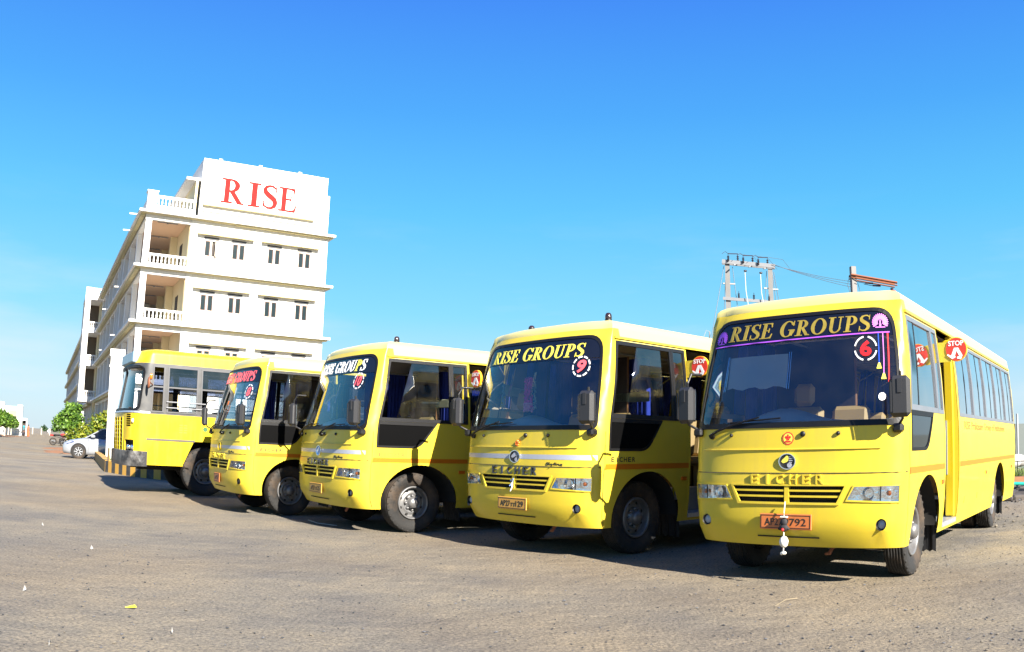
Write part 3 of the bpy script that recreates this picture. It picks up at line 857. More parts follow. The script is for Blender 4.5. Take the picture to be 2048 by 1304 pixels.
# ---------------------------------------------------------------- buses
def sstep(x): x = np.clip(x, 0, 1); return x * x * (3 - 2 * x)
class Shell:
    """bus skin as a chart: s runs round the plan outline from the middle of the front (image-right side positive), z is height"""
    def __init__(self, ZW, WW, ZF, FF, D, NS, L, Dr, zr, H, wref, f0=.78, f1=.30):
        self.ZW, self.WW, self.ZF, self.FF, self.D, self.NS, self.L, self.Dr, self.zr, self.H, self.f0, self.f1 = ZW, WW, ZF, FF, D, NS, L, Dr, zr, H, f0, f1
        t = np.linspace(0, pi / 2, 400)
        self.a = np.sin(t) ** (2 / NS); self.b = np.cos(t) ** (2 / NS)
        self.arc = np.concatenate([[0], np.cumsum(np.hypot(np.diff(self.a * wref), np.diff(D * (1 - self.b))))])
        self.S1 = self.arc[-1]
        self.a2 = np.sin(t) ** (2 / 4.0); self.b2 = np.cos(t) ** (2 / 4.0)
        self.arc2 = np.concatenate([[0], np.cumsum(np.hypot(np.diff(self.a2 * wref), np.diff(Dr * (1 - self.b2))))])
        self.S2 = self.arc2[-1]
        self.Sr = self.S1 + L - D - Dr
        self.P = self.Sr + self.S2
    def s_of(self, v): return self.S1 + v - self.D
    def base(self, s, z):
        s = np.asarray(s, float); z = np.asarray(z, float)
        Wd = np.interp(z, self.ZW, self.WW); F = np.interp(z, self.ZF, self.FF); q = np.abs(s)
        u = Wd * np.interp(q, self.arc, self.a); v = self.D * (1 - np.interp(q, self.arc, self.b))
        side = q > self.S1
        u = np.where(side, Wd, u); v = np.where(side, self.D + q - self.S1, v)
        q2 = np.clip(self.P - q, 0, None); rear = q > self.Sr
        u = np.where(rear, Wd * np.interp(q2, self.arc2, self.a2), u)
        v = np.where(rear, self.L - self.Dr * (1 - np.interp(q2, self.arc2, self.b2)), v)
        v = v + F * (1 - sstep((q - self.f0 * self.S1) / ((1 - self.f0) * self.S1 + self.f1)))
        return np.stack([np.sign(s) * u, v, z], 1)
    def __call__(self, s, z, off=0.0):
        p = self.base(s, z)
        if np.isscalar(off) and off == 0: return p
        e = 1e-3
        ds = self.base(s + e, z) - self.base(s - e, z); dz = self.base(s, z + e) - self.base(s, z - e)
        n = np.cross(ds, dz); n /= np.linalg.norm(n, axis=1)[:, None] + 1e-12
        return p + n * off
    def roof(self, name, m, parent, m_exp=2.8, K=10, ns=200):
        s = np.linspace(-self.P, self.P, ns, endpoint=False); p = self.base(s, np.full(ns, self.zr))
        sv = p[:, 1]; w_ = .35; lo, hi = 1.25, self.L - .7
        sv = lo + w_ * np.log1p(np.exp((sv - lo) / w_)); sv = hi - w_ * np.log1p(np.exp((hi - sv) / w_))
        sk = np.stack([p[:, 0] * .0, sv, p[:, 2]], 1)
        v = []; f = []
        for k in range(K + 1):
            a = pi / 2 * k / K; rho = max(cos(a), 1e-6) ** (2 / m_exp); h = sin(a) ** (2 / m_exp)
            q = sk + (p - sk) * rho; q[:, 2] = self.zr + self.H * h; v.append(q)
        for k in range(K):
            for i in range(ns):
                j = (i + 1) % ns; f.append((k * ns + i, k * ns + j, (k + 1) * ns + j, (k + 1) * ns + i))
        return mesh(name, np.concatenate(v), f, m, parent, True)
    def roof_z(self, u, v, m_exp=2.8):
        Wd = np.interp(self.zr, self.ZW, self.WW); r = min(1, abs(u) / Wd)
        return self.zr + self.H * (1 - r ** m_exp) ** (1 / m_exp)

def patch(name, sh, ops, m, parent, off=0.0, base=None, step=.10, smooth=True):
    P, T = tri2d(ops, step)
    v, f = place(P, T, sh, off, base)
    return mesh(name, v, f, m, parent, smooth and base is None)

def text_patch(name, sh, glyphs, m, parent, off, base, x0, z0):
    out = [place(P + np.array([x0, z0]), T, sh, off, base) for P, T in glyphs]
    v, f = join2(out)
    return mesh(name, v, f, m, parent)

SH = Shell([.30, .36, .6, 1.0, 1.45, 2.0, 2.45, 2.62], [1.06, 1.09, 1.12, 1.14, 1.14, 1.11, 1.06, 1.03],
           [.30, .36, .40, .50, .60, 1.000, 1.015, 1.21, 1.23, 1.38, 1.42, 2.45, 2.62], [.15, .10, .06, .015, .0, .0, .020, .024, .030, .036, .042, .32, .42],
           .32, 2.6, 8.0, .25, 2.555, .165, 1.12)

def wheel(parent, x, y, z, r, width, side, rim_m=STEEL, rr=.56, dual=False):
    """rim disc with hand holes, nuts and hub; tyre as a sub-part. side = +1 faces +x"""
    Rm = r * rr
    B = MB()
    sg = side
    prof = [(Rm, -.11), (Rm, .085), (Rm * .985, .10), (Rm * .93, .10), (Rm * .88, .085), (Rm * .86, .03), (Rm * .80, .0), (Rm * .62, .045), (Rm * .55, .05), (Rm * .50, .03), (Rm * .36, .03), (Rm * .33, .10), (Rm * .26, .135), (.001, .14)]
    B.lathe([(a, b * sg) for a, b in prof], axis='x', n=40)
    for k in range(8):
        a = 2 * pi * k / 8; B.ball((.055 * sg, Rm * .43 * cos(a), Rm * .43 * sin(a)), .020, 5, 0, (1.6, 1, 1))
    for k in range(8):
        a = 2 * pi * (k + .5) / 8; c = Rm * .72
        B.ball((.028 * sg, c * cos(a), c * sin(a)), Rm * .085, 6, 1, (.35, 1.0 if abs(cos(a)) < .7 else .8, 1.0))
    w = B.build('wheel', [rim_m, DARK], parent, True, (x, y, z))
    T = MB(); h = width / 2
    n = 56
    pr = [(Rm * .99, .45 * h), (Rm * 1.06, .78 * h), (r * .80, .98 * h), (r * .86, 1.0 * h), (r * .93, .97 * h), (r * .965, .88 * h)]
    tread = []
    for k in range(-3, 4):
        c = k * h * .25
        if k > -3: tread += [(r * .975, c - h * .125 - .005), (r * .975, c - h * .125 + .005)]
        tread += [(r if abs(k) < 3 else r * .99, c - h * .10), (r if abs(k) < 3 else r * .99, c + h * .10)]
    full = [(a, -b) for a, b in pr] + tread + [(a, b) for a, b in pr[::-1]]
    T.lathe([(a, b) for a, b in full], axis='x', n=n)
    for k in range(n):
        if k % 2: continue
        a = 2 * pi * k / n
        for s2 in (-1, 1):
            M = Matrix.Rotation(a, 4, 'X') @ Matrix.Translation((s2 * h * .90, 0, r * .955))
            T.box(-h * .08, h * .08, -r * .026, r * .026, -.012, .010, M=M)
    T.build('tyre', TYRE, w, True)
    if dual:
        T2 = MB(); T2.lathe([(a, b - sg * (width + .05)) for a, b in full], axis='x', n=40); T2.build('tyre', TYRE, w, True)
    return w

BELT = mat('orange_belt_stripe', (.50, .135, .004), .4, var=.06)
VD0, VD1 = 1.84, 2.62          # doorway
def bus_common(root, frame_m):
    s_ = SH.s_of
    # window layout on the two sides: (front bottom s, front top s, rear s)
    zb, zt = 1.545, 2.415
    kerb = [(1.285, 1.455, s_(1.526)), (s_(1.529), s_(1.529), s_(1.80))]
    x = 2.70
    for k in range(5): kerb.append((s_(x), s_(x), s_(x + .997))); x += 1.0
    offs = [(1.285, 1.455, s_(1.527))]
    x = 1.53
    for k in range(6): offs.append((s_(x), s_(x), s_(x + 1.027))); x += 1.03
    wins = [(1, w) for w in kerb] + [(-1, w) for w in offs]
    holes = []
    for sg, (a, b, c) in wins:
        holes.append([(sg * a, zb), (sg * c, zb), (sg * c, zt), (sg * b, zt)])
    ws = rpoly([(-1.10, 1.425), (1.10, 1.425), (1.035, 2.47), (-1.035, 2.47)], [.09, .09, .20, .20], 6)
    arch = []
    for sg in (-1, 1):
        for c in (1.05, 5.95):
            cx = sg * s_(c); arch.append([(cx - .60, .2), (cx - .60, .42)] + ell(cx, .42, .60, .535, 24, 180, 0)[1:-1] + [(cx + .60, .42), (cx + .60, .2)])
    door = R4(s_(VD0), .40, s_(VD1), 2.44)
    hl = [[(sg * .60, .775), (sg * 1.085, .755), (sg * 1.085, .893), (sg * .665, .887)] for sg in (-1, 1)]
    gr = [(-.50, .748), (.50, .748), (.575, .893), (-.575, .893)]
    fog = [ell(sg * .93, .56, .050, .050, 18) for sg in (-1, 1)]
    qg = [rpoly([(sg * 1.285, 1.185), (sg * s_(1.02), 1.185), (sg * s_(1.30), 1.543), (sg * 1.285, 1.543)], [.01, .13, .02, .01]) for sg in (-1, 1)]
    rearw = rrect(SH.P - .001, SH.P, 1.6, 2.3, .0002)
    ops = [('+', R4(-SH.P, .345, SH.P, SH.zr))] + [('-', h) for h in holes + [ws] + arch + [door] + hl + [gr] + fog + qg]
    bo = patch('body', SH, ops, YEL, root, 0.0, None, .115)
    bo.data.materials.append(ROOFY)
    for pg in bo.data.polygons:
        if pg.center.z > 2.43 and (pg.center.y > .62): pg.material_index = 1  # strip above the side windows shares the roof's painted-in sun glare
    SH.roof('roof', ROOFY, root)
    # gutter strip under the roof edge on both sides
    for sg in (-1, 1):
        a, b = sorted((sg * 1.40, sg * s_(7.7)))
        patch('rain_gutter', SH, [('+', R4(a, 2.435, b, 2.458))], YEL, root, .022, 0, .25, False)
    # windscreen: glass, rubber, sun strip
    w = patch('windscreen', SH, [('+', ws)], WSG, root, -.004, None, .10)
    inn = rpoly([(-1.075, 1.462), (1.075, 1.462), (1.012, 2.448), (-1.012, 2.448)], [.08, .08, .19, .19], 6)
    out = rpoly([(-1.112, 1.413), (1.112, 1.413), (1.047, 2.482), (-1.047, 2.482)], [.09, .09, .21, .21], 6)
    patch('rubber_seal', SH, [('+', out), ('-', inn)], BLACK, w, .008, -.006, .08)
    patch('sun_strip', SH, [('+', rpoly([(-1.045, 2.215), (1.045, 2.215), (1.02, 2.455), (-1.02, 2.455)], [0, 0, .19, .19], 6))], BAND, w, .001, None, .10)
    # side windows
    def sidewin(sg, a, b, c, i):
        hole = [(sg * a, zb), (sg * c, zb), (sg * c, zt), (sg * b, zt)]
        fw = .036
        if i == 0:
            inner = [(sg * (a + .05), zb + .05), (sg * (c - fw), zb + .05), (sg * (c - fw), zt - .045), (sg * (b + .05), zt - .045)]
            mid_b, mid_t = a + .05 + (c - a) * .26, b + .05 + (c - b) * .24
        else:
            inner = [(sg * (a + fw), zb + .04), (sg * (c - fw), zb + .04), (sg * (c - fw), zt - .04), (sg * (a + fw), zt - .04)]
            mid_b = mid_t = (a + c) / 2
        fr = patch('side_window', SH, [('+', hole), ('-', inner)], frame_m, root, .007, -.012, .4, False)
        if i == 1 and sg > 0:
            patch('pane', SH, [('+', inner)], SIDEG, fr, -.006, None, .3); return
        if i == 0 and sg > 0 and root.get('open_front'):
            # front slider pushed back, leaving the front of the opening bare
            pb, pt = a + .05 + .17 * (c - a), b + .05 + .17 * (c - b)
            patch('pane', SH, [('+', [(sg * (pb + .06), zb + .05), (sg * (c - fw - .16), zb + .05), (sg * (c - fw - .16), zt - .045), (sg * (pt + .16), zt - .045)])], SIDEG, fr, -.004, None, .3)
            return
        lap = .02
        q1 = [(inner[0]), (sg * (mid_b + lap), inner[0][1]), (sg * (mid_t + lap), zt - .042), (inner[3])]
        q2 = [(sg * (mid_b - lap), inner[0][1]), (inner[1]), (inner[2]), (sg * (mid_t - lap), zt - .042)]
        patch('pane', SH, [('+', q1)], SIDEG, fr, -.003, None, .3)
        patch('pane', SH, [('+', q2)], SIDEG, fr, -.010, None, .3)
        mb, mt = (mid_b, mid_t)
        patch('meeting_rail', SH, [('+', [(sg * (mb - .012), inner[0][1]), (sg * (mb + .012), inner[0][1]), (sg * (mt + .012), zt - .042), (sg * (mt - .012), zt - .042)])], BLACKP, fr, .001, -.014, .4, False)
    for i, k in enumerate(kerb): sidewin(1, *k, i)
    for i, k in enumerate(offs): sidewin(-1, *k, i)
    for sg, q in zip((-1, 1), qg):
        o = patch('quarter_window', SH, [('+', q)], mat('dark_quarter_glass', (.004, .0045, .006), .06, var=.2, spec=.8) if frame_m is ALUD else mat('black_matt_film', (.0016, .0016, .0018), .6, var=.2, spec=.05), root, -.003, None, .15)
        qi = rpoly([(sg * 1.31, 1.215), (sg * s_(1.0), 1.215), (sg * s_(1.24), 1.50), (sg * 1.31, 1.50)], [.01, .11, .02, .01])
        patch('seal', SH, [('+', q), ('-', qi)], BLACK, o, .006, -.004, .3, False)
    # doorway: step, folded leaf, posts
    u0 = 1.10
    B = MB(); B.box(.50, u0, VD0 + .01, VD1 - .01, .38, .43); B.box(.50, .80, VD0 + .01, VD1 - .01, .432, .72); B.build('door_step', ALU, root)
    B = MB(); B.bbox(.975, 1.085, VD1 - .060, VD1 - .012, .44, 2.40, .012); lf = B.build('door_leaf', YEL_OLD, root)
    B = MB(); B.box(.985, 1.005, VD1 - .085, VD1 - .061, .9, 1.5); B.build('grab_handle', ALU, lf)
    B = MB(); B.tube([(.84, VD0 + .05, .42), (.84, VD0 + .05, 2.0), (.80, VD0 + .05, 2.42)], .014, 8); B.build('grab_pole', YEL_OLD, root)
    # door edge return (skin thickness)
    B = MB()
    for vv, w_ in ((VD0 - .03, .03), (VD1 - .0, .03)):
        zs = np.linspace(.40, 2.44, 12); wd = np.interp(zs, SH.ZW, SH.WW)
        v = []
        for z, ww in zip(zs, wd): v += [(ww - .06, vv + .002, z), (ww + .003, vv + .002, z), (ww + .003, vv + w_ - .002, z), (ww - .06, vv + w_ - .002, z)]
        f = [(4 * i + k, 4 * i + (k + 1) % 4, 4 * i + 4 + (k + 1) % 4, 4 * i + 4 + k) for i in range(11) for k in range(4)]
        B.add(v, f)
    B.build('door_jamb', YEL, root)
    # wheels, arches, flaps
    for sg in (-1, 1):
        wheel(root, sg * .885, 1.03, .42, .42, .235, sg)
        wheel(root, sg * .90, 5.95, .42, .42, .225, sg, dual=True)
        for c in (1.05, 5.95):
            B = MB(); n = 16; v = []; f = []
            for i in range(n + 1):
                a = pi * i / n
                for uu in (.55, 1.075): v.append((sg * uu, c + .61 * cos(a), .42 + .545 * sin(a)))
            f = [(2 * i, 2 * i + 1, 2 * i + 3, 2 * i + 2) for i in range(n)] + [tuple(2 * i for i in range(n + 1))]
            B.add(v, f); B.build('wheel_arch', DARK, root, True)
            B = MB(); v = []; n = 12
            for i in range(n + 1):
                uu = .62 + .44 * i / n; v += [(sg * uu, c + .66, .60), (sg * uu, c + .69 + .01 * sin(i * 2.1), .14 + .02 * (i % 2))]
            B.add(v, [(2 * i, 2 * i + 1, 2 * i + 3, 2 * i + 2) for i in range(n)]); B.build('mud_flap', BLACKP, root)
    B = MB()
    B.box(-.45, -.33, .5, 7.6, .42, .60); B.box(.33, .45, .5, 7.6, .42, .60); B.tube([(-.8, 1.03, .40), (.8, 1.03, .40)], .05); B.tube([(-.8, 5.95, .42), (.8, 5.95, .42)], .07); B.ball((0, 5.95, .42), .17)
    B.box(-.5, .5, 1.5, 3.0, .38, .56); B.box(.55, .95, 3.2, 4.2, .40, .62); B.tube([(-.3, .42, .36), (-.1, .50, .30), (.15, .50, .33), (.3, .42, .40)], .02)
    B.build('chassis', DARK, root)
    B = MB(); B.tube([(.34, .40, .40), (.36, .34, .34), (.33, .31, .27), (.28, .33, .26)], [.022, .024, .02, .012], 8); B.build('tow_hook', RUST, root)
    B = MB(); B.box(-.52, .47, .42, 7.75, .622, .66); B.box(-1.03, -.521, 1.72, 5.25, .622, .66); B.box(.472, 1.03, VD1 + .02, 5.25, .622, .66); B.build('floor', FLOORB, root)
    # head lamps
    for sg, q in zip((-1, 1), hl):
        P, T = tri2d([('+', q)], .09); v, f = place(P, T, SH, -.07, None)
        v2, f2 = place(P, T, SH, .0, -.07)
        nf = len(T)
        V, F = join2([(v, f), (v2, f2[nf:])])
        h = mesh('headlight', V, F, REFL, root)
        patch('lens', SH, [('+', q)], CLEARG, h, .008, None, .08)
        B = MB(); c = SH(np.array([sg * .80]), np.array([.825]), -.055)[0]
        B.lathe([(.058, -.025), (.05, .0), (.03, .03), (.001, .045)], (c[0], c[1] + .0, c[2]), 'y', 20); B.build('reflector_bowl', REFL, h, True)
        B = MB(); c = SH(np.array([sg * 1.0]), np.array([.825]), -.045)[0]; B.ball(tuple(c), .022, 8); B.build('indicator_bulb', AMBER, h, True)
        patch('divider', SH, [('+', [(sg * .905, .766), (sg * .915, .766), (sg * .915, .89), (sg * .905, .89)])], BLACK, h, .011, .004, .2, False)
        a = .03
        big = [(sg * .585, .760), (sg * 1.097, .742), (sg * 1.097, .905), (sg * .655, .899)]
        patch('trim', SH, [('+', big), ('-', q)], BLACKP if 0 else YEL, h, .010, -.005, .1, False)
    # fog lamps in scooped recesses
    for sg, q in zip((-1, 1), fog):
        c = SH(np.array([sg * .93]), np.array([.56]), 0)[0]
        B = MB(); B.lathe([(.052, -.012), (.045, .0), (.040, .03), (.036, .03)], tuple(c), 'y', 20); fl = B.build('fog_light', BLACKP, root, True)
        B = MB(); B.lathe([(.040, -.004), (.03, -.012), (.001, -.015)], (c[0], c[1] + .02, c[2]), 'y', 16); B.build('lens', mat('fog_lens', (.35, .36, .37), .3), fl, True)
    # grille: dark wire mesh behind yellow slats
    B = MB()
    P, T = tri2d([('+', gr)], .12); v, f = place(P, T, SH, -.06, None); v2, f2 = place(P, T, SH, .0, -.06)
    V, F = join2([(v, f), (v2, f2[len(T):])]); gm = mesh('grille', V, F, DARK, root)
    B = MB()
    for k in range(9):
        z = .757 + k * .0155; B.tube([tuple(SH(np.array([x]), np.array([z]), -.035)[0]) for x in np.linspace(-.52, .52, 7)], .0022, 4, caps=False)
    for x in np.arange(-.55, .551, .022): B.tube([tuple(SH(np.array([x * (.89 if z < .8 else 1)]), np.array([z]), -.037)[0]) for z in (.752, .89)], .0022, 4, caps=False)
    tag(B.build('wire_mesh', MESHB, gm), kind='stuff')
    for z, w_ in ((.792, .53), (.843, .55)):
        patch('slat', SH, [('+', R4(-w_, z, w_, z + .017))], YEL, gm, .004, -.03, .12, False)
    patch('centre_bar', SH, [('+', R4(-.022, .748, .022, .893))], YEL, gm, .007, -.03, .2, False)
    patch('surround', SH, [('+', [(-.525, .728), (.525, .728), (.605, .908), (-.605, .908)]), ('-', gr)], YEL, gm, .014, -.004, .12, False)
    # panel joints
    patch('bonnet_joint', SH, [('+', R4(-1.18, 1.003, 1.18, 1.012))], DARK, root, .001, -.0, .12, False)
    for sg in (-1, 1): patch('fascia_joint', SH, [('+', R4(*sorted((sg * 1.222, sg * 1.228))[:1], .37, sorted((sg * 1.222, sg * 1.228))[1], 1.40))], DARK, root, .0012, None, .1)
    patch('bumper_slot', SH, [('+', R4(-.33, .428, .33, .440))], DARK, root, .0015, 0, .12, False)
    patch('bonnet_crease', SH, [('+', R4(-.98, 1.212, .90, 1.224))], YEL, root, .012, 0, .12, False)
    for x, z, r in ((-.62, 1.352, .016), (.15, 1.352, .026), (.50, 1.352, .019)):
        c = SH(np.array([x]), np.array([z]), 0)[0]; B = MB(); B.lathe([(r, .01), (r, -.012), (r * .6, -.02), (.001, -.022)], tuple(c), 'y', 14); B.build('washer_cap', BLACKP, root, True)
    # wipers
    for x0, x1, zz in ((-.86, -.30, 1.50), (.06, .50, 1.49)):
        B = MB()
        c0 = SH(np.array([x0]), np.array([1.345]), 0)[0]; B.lathe([(.03, .01), (.026, -.03), (.001, -.04)], tuple(c0), 'y', 12)
        pts = [SH(np.array([x0 + (x1 - x0) * t]), np.array([1.345 + (zz - 1.345) * t ** .75]), .045)[0] for t in np.linspace(0, 1, 7)]
        B.tube(pts, [.015, .013, .011, .010, .009, .008, .008], 6)
        wp = B.build('wiper', BLACK, root)
        B = MB(); B.tube([SH(np.array([x]), np.array([zz - .02 + (x - x1) * .06]), .028)[0] for x in np.linspace(x1 - .33, x1 + .22, 8)], .008, 6); B.build('wiper_blade', BLACK, wp)
    # door mirrors on forward arms
    for sg in (-1, 1):
        c = SH(np.array([sg * 1.07]), np.array([1.385]), 0)[0]
        B = MB(); B.bbox(c[0] - .05, c[0] + .05, c[1] - .07, c[1] + .03, 1.345, 1.425, .02)
        B.tube([(c[0] + sg * .02, c[1] - .04, 1.42), (c[0] + sg * .07, c[1] - .11, 1.46), (c[0] + sg * .065, c[1] - .15, 1.54), (c[0] + sg * .065, c[1] - .15, 1.86)], .013, 8)
        if sg < 0: B.tube([(c[0] - .065, c[1] - .15, 1.86), (c[0] - .05, c[1] - .10, 1.95), (c[0] - .0, c[1] + .02, 1.95)], .013, 8)
        mr = B.build('mirror', BLACKP, root)
        M = Matrix.Translation((c[0] + sg * .065, c[1] - .17, 1.645)) @ Matrix.Rotation(sg * radians(10), 4, 'Z')
        B = MB(); B.bbox(-.098, .098, -.05, .045, -.175, .175, .035, M=M)
        B.box(-.02, .02, -.058, -.049, .03, .15, M=M); B.box(-.085, -.07, -.054, -.049, -.13, .12, M=M)
        B.build('mirror_head', GREYP, mr)
        B = MB(); B.box(-.08, .08, .0455, .049, -.155, .155, M=M); B.build('mirror_glass', CHROME, mr)
    # cab interior
    B = MB()
    n = 14; v = []
    for i in range(n + 1):
        u = -1.0 + 2.0 * i / n; vf = .16 + .16 * (abs(u) ** 3)
        hump = .13 * sstep(1 - abs((u + .22) / .62)) if True else 0
        v += [(u, vf, 1.40), (u, vf + .08, 1.455 + hump * .6), (u, vf + .30, 1.48 + hump), (u, vf + .46, 1.42 + hump * .6), (u, vf + .48, 1.0)]
    f = [(5 * i + k, 5 * i + k + 1, 5 * i + 6 + k, 5 * i + 5 + k) for i in range(n) for k in range(4)]
    B.add(v, f); B.build('dashboard', DASH, root, True)
    B = MB(); B.lathe([(.20, -.012), (.212, 0), (.20, .012), (.19, 0), (.20, -.012)], n=28); B.tube([(-.19, 0, 0), (.19, 0, 0)], .012, 6); B.tube([(0, 0, 0), (0, -.02, -.5)], .03, 8)
    B.build('steering_wheel', BLACK, root, False, (-.55, .86, 1.46), (radians(28), 0, 0))
    def seat(x, y, w=.44, head=False, z=.66):
        B = MB(); B.bbox(x - w / 2, x + w / 2, y - .20, y + .22, z + .32, z + .44, .04)
        M = Matrix.Translation((x, y + .20, z + .44)) @ Matrix.Rotation(radians(-9), 4, 'X')
        B.bbox(-w / 2, w / 2, -.05, .06, 0, .58, .05, M=M); B.box(x - w / 2 + .04, x + w / 2 - .04, y - .1, y + .2, z + .0, z + .32)
        o = B.build('seat', SEAT, root)
        if head: B = MB(); B.bbox(-.13, .13, -.05, .05, .59, .84, .05, M=M); B.build('headrest', SEAT, o)
        return o
    seat(-.50, 1.35, .50, True); seat(.05, 1.45, .46)
    for r in range(6):
        y = 2.55 + r * .82
        seat(-.76, y, .42); seat(-.32, y, .42)
        if r > 0: seat(.30, y, .42); seat(.76, y, .42)
    # partition behind the driver, blind, rails
    B = MB(); B.bbox(-.98, .05, 1.90, 1.93, 1.55, 2.42, .01); pt_ = B.build('partition', PARTB, root)
    B = MB()
    for a, b_ in (((-.98, .66), (-.98, 1.55)), ((.05, 1.50), (.05, 2.42)), ((-.98, 1.50), (.05, 1.50)), ((-.45, .66), (-.45, 1.5))): B.tube([(a[0], 1.915, a[1]), (b_[0], 1.915, b_[1])], .016, 6)
    B.build('partition_frame', WOODF, pt_)
    B = MB()
    for xx in (-.55, .55): B.tube([(xx, 1.2, 2.36), (xx, 7.4, 2.36)], .014, 6)
    for yy in np.arange(2.6, 7.2, 1.2): B.tube([(-.95, yy, 2.2), (-.55, yy, 2.38), (.55, yy, 2.38), (.95, yy, 2.2)], .012, 6)
    B.build('overhead_rail', ALU, root)
    lin = MB(); n = 10
    v = []
    for vv in (.75, 7.7):
        for i in range(n + 1): u = -.98 + 1.96 * i / n; v.append((u, vv, 2.42 + .17 * (1 - abs(u / .98) ** 3)))
    lin.add(v, [(i, i + 1, n + 2 + i, n + 1 + i) for i in range(n)]); lin.build('ceiling_lining', LINING, root, True)
    # blue pleated curtains along both sides
    for sg in (-1, 1):
        xs_ = [] if sg > 0 else [(1.2, 1.45)]
        xs_ += [(v0, v0 + w_) for v0, w_ in ((2.78, .30), (3.55, .36), (4.6, .42), (5.6, .36), (6.6, .40))]
        if sg < 0: xs_ += [(1.62, 1.95), (2.3, 2.7)]
        for a, b_ in xs_:
            B = MB(); n = 18; v = []
            for i in range(n + 1):
                vv = a + (b_ - a) * i / n; p = .016 * sin(i * 1.9)
                v += [(sg * (1.00 + p), vv, 2.40), (sg * (1.045 + p * 1.4), vv, 1.50)]
            B.add(v, [(2 * i, 2 * i + 1, 2 * i + 3, 2 * i + 2) for i in range(n)]); B.build('curtain', CURT, root, True)
    # orange belt stripe
    for sg in (-1, 1):
        for a, b_, mm in ((1.24, s_(VD0 - .035), BELT), (s_(VD1 + .035), s_(7.7), BELT)):
            if sg < 0 and a > 2: continue
            if sg < 0: b_ = s_(7.7)
            x0, x1 = sorted((sg * a, sg * b_))
            patch('belt_stripe', SH, [('+', R4(x0, .985, x1, 1.045))], mm, root, .0015, None, .25)
    # tail lamps and rear window, seen only from behind
    for sg in (-1, 1):
        x0, x1 = sorted((sg * (SH.P - .98), sg * (SH.P - .82)))
        patch('tail_light', SH, [('+', R4(x0, .75, x1, 1.0))], RED, root, .01, 0, .3, False)
    for sg, a in ((1, SH.P - .75), (-1, None)):
        x0, x1 = (SH.P - .75, SH.P - .002) if sg > 0 else (-SH.P + .002, -SH.P + .75)
        patch('rear_window', SH, [('+', R4(x0, 1.55, x1, 2.3))], mat('dark_quarter_glass', (.004, .0045, .006), .06), root, .004, None, .3)
    # side repeaters
    for v0, z, mm in ((1.78 - .12, .86, AMBER), (4.55, .86, AMBER), (7.25, .86, AMBER)):
        patch('side_marker', SH, [('+', R4(s_(v0), z - .022, s_(v0) + .10, z + .022))], SIGNRED if 0 else mm, root, .012, 0, .2, False)
    # small hinge marks on the skirt
    for v0 in (3.0, 3.9, 6.75): patch('flap_catch', SH, [('+', R4(s_(v0), .56, s_(v0) + .02, .63))], DARK, root, .003, 0, .2, False)

def plate(root, text, m, v=-.005, w=.54, h=.105, z=.575, small=None, serif=False):
    B = MB(); B.bbox(-w / 2, w / 2, v - .02, v - .004, z - h / 2 - .018, z + h / 2 + .018, .006); p = B.build('number_plate', m, root)
    fn = lambda x, y, off: np.stack([x, np.full_like(x, v - .02) - off, z + y], 1)
    parts = []
    fo = [R4(-w / 2 + .012, -h / 2 - .006, w / 2 - .012, h / 2 + .006), R4(-w / 2 + .018, -h / 2, w / 2 - .018, h / 2)]
    P, T = tri2d([('+', fo[0]), ('-', fo[1])]); parts.append(place(P, T, fn, .002, 0))
    x = -w / 2 + .05; tot = w - .10
    wt = [len(t) * (1 if hh > .6 else .75) for t, hh in text]; k = tot / sum(wt)
    for (t, hh), q in zip(text, wt):
        P, T = sans_text(t, h * .62 * hh, q * k * .95, .012 if not serif else .004)
        P = P + np.array([x + q * k / 2, -h * .33]); parts.append(place(P, T, fn, .0025, 0)); x += q * k
    V, F = join2(parts); mesh('lettering', V, F, INK, p)
    return p

def stop_sign(root):
    v0, uc, zc, r = VD0 - .03, 1.305, 2.205, .125
    B = MB(); B.box(1.065, 1.24, v0, v0 + .014, zc - r, zc + .08); B.tube([(1.075, v0 + .007, zc - .17), (1.075, v0 + .007, zc + .13)], .012, 8)
    s = B.build('stop_sign', YEL, root)
    fn = lambda x, y, off: np.stack([uc + x, np.full_like(x, v0 - .004) - off, zc + y], 1)
    P, T = tri2d([('+', ell(0, 0, r, r, 36))]); v, f = place(P, T, fn, .0, -.03); mesh('disc_edge', v, f, ORANGE_Y, s)
    P, T = tri2d([('+', ell(0, 0, r * .94, r * .94, 36))]); v, f = place(P, T, fn, .003, 0); mesh('disc_face', v, f, SIGNRED, s)
    parts = []
    P, T = sans_text('STOP', r * .42, r * 1.42, .02); P = P + np.array([0, r * .28]); parts.append(place(P, T, fn, .006, .003))
    # walking legs pictogram
    legs = [('+', [(-.18, .12), (.20, .12), (.58, -.55), (.42, -.85), (.05, -.78), (.08, -.62), (.28, -.60), (.04, -.14), (-.14, -.52), (-.05, -.66), (-.38, -.80), (-.86, -.46), (-.80, -.36), (-.48, -.52)])]
    P, T = tri2d(legs); P = P * r; parts.append(place(P, T, fn, .006, .003))
    V, F = join2(parts); mesh('lettering', V, F, WHITE, s)
    return s

def beacon(root, x, y, m, h=.10):
    z = SH.roof_z(x, y) - .035
    B = MB(); B.lathe([(.045, 0), (.045, .04), (.036, .06)], (x, y, z), 'z', 16); b = B.build('roof_lamp', BLACKP, root, True)
    B = MB(); B.lathe([(.040, .06), (.042, .075), (.038, h + .01), (.025, h + .03), (.001, h + .035)], (x, y, z), 'z', 16); B.build('lens', m, b, True)

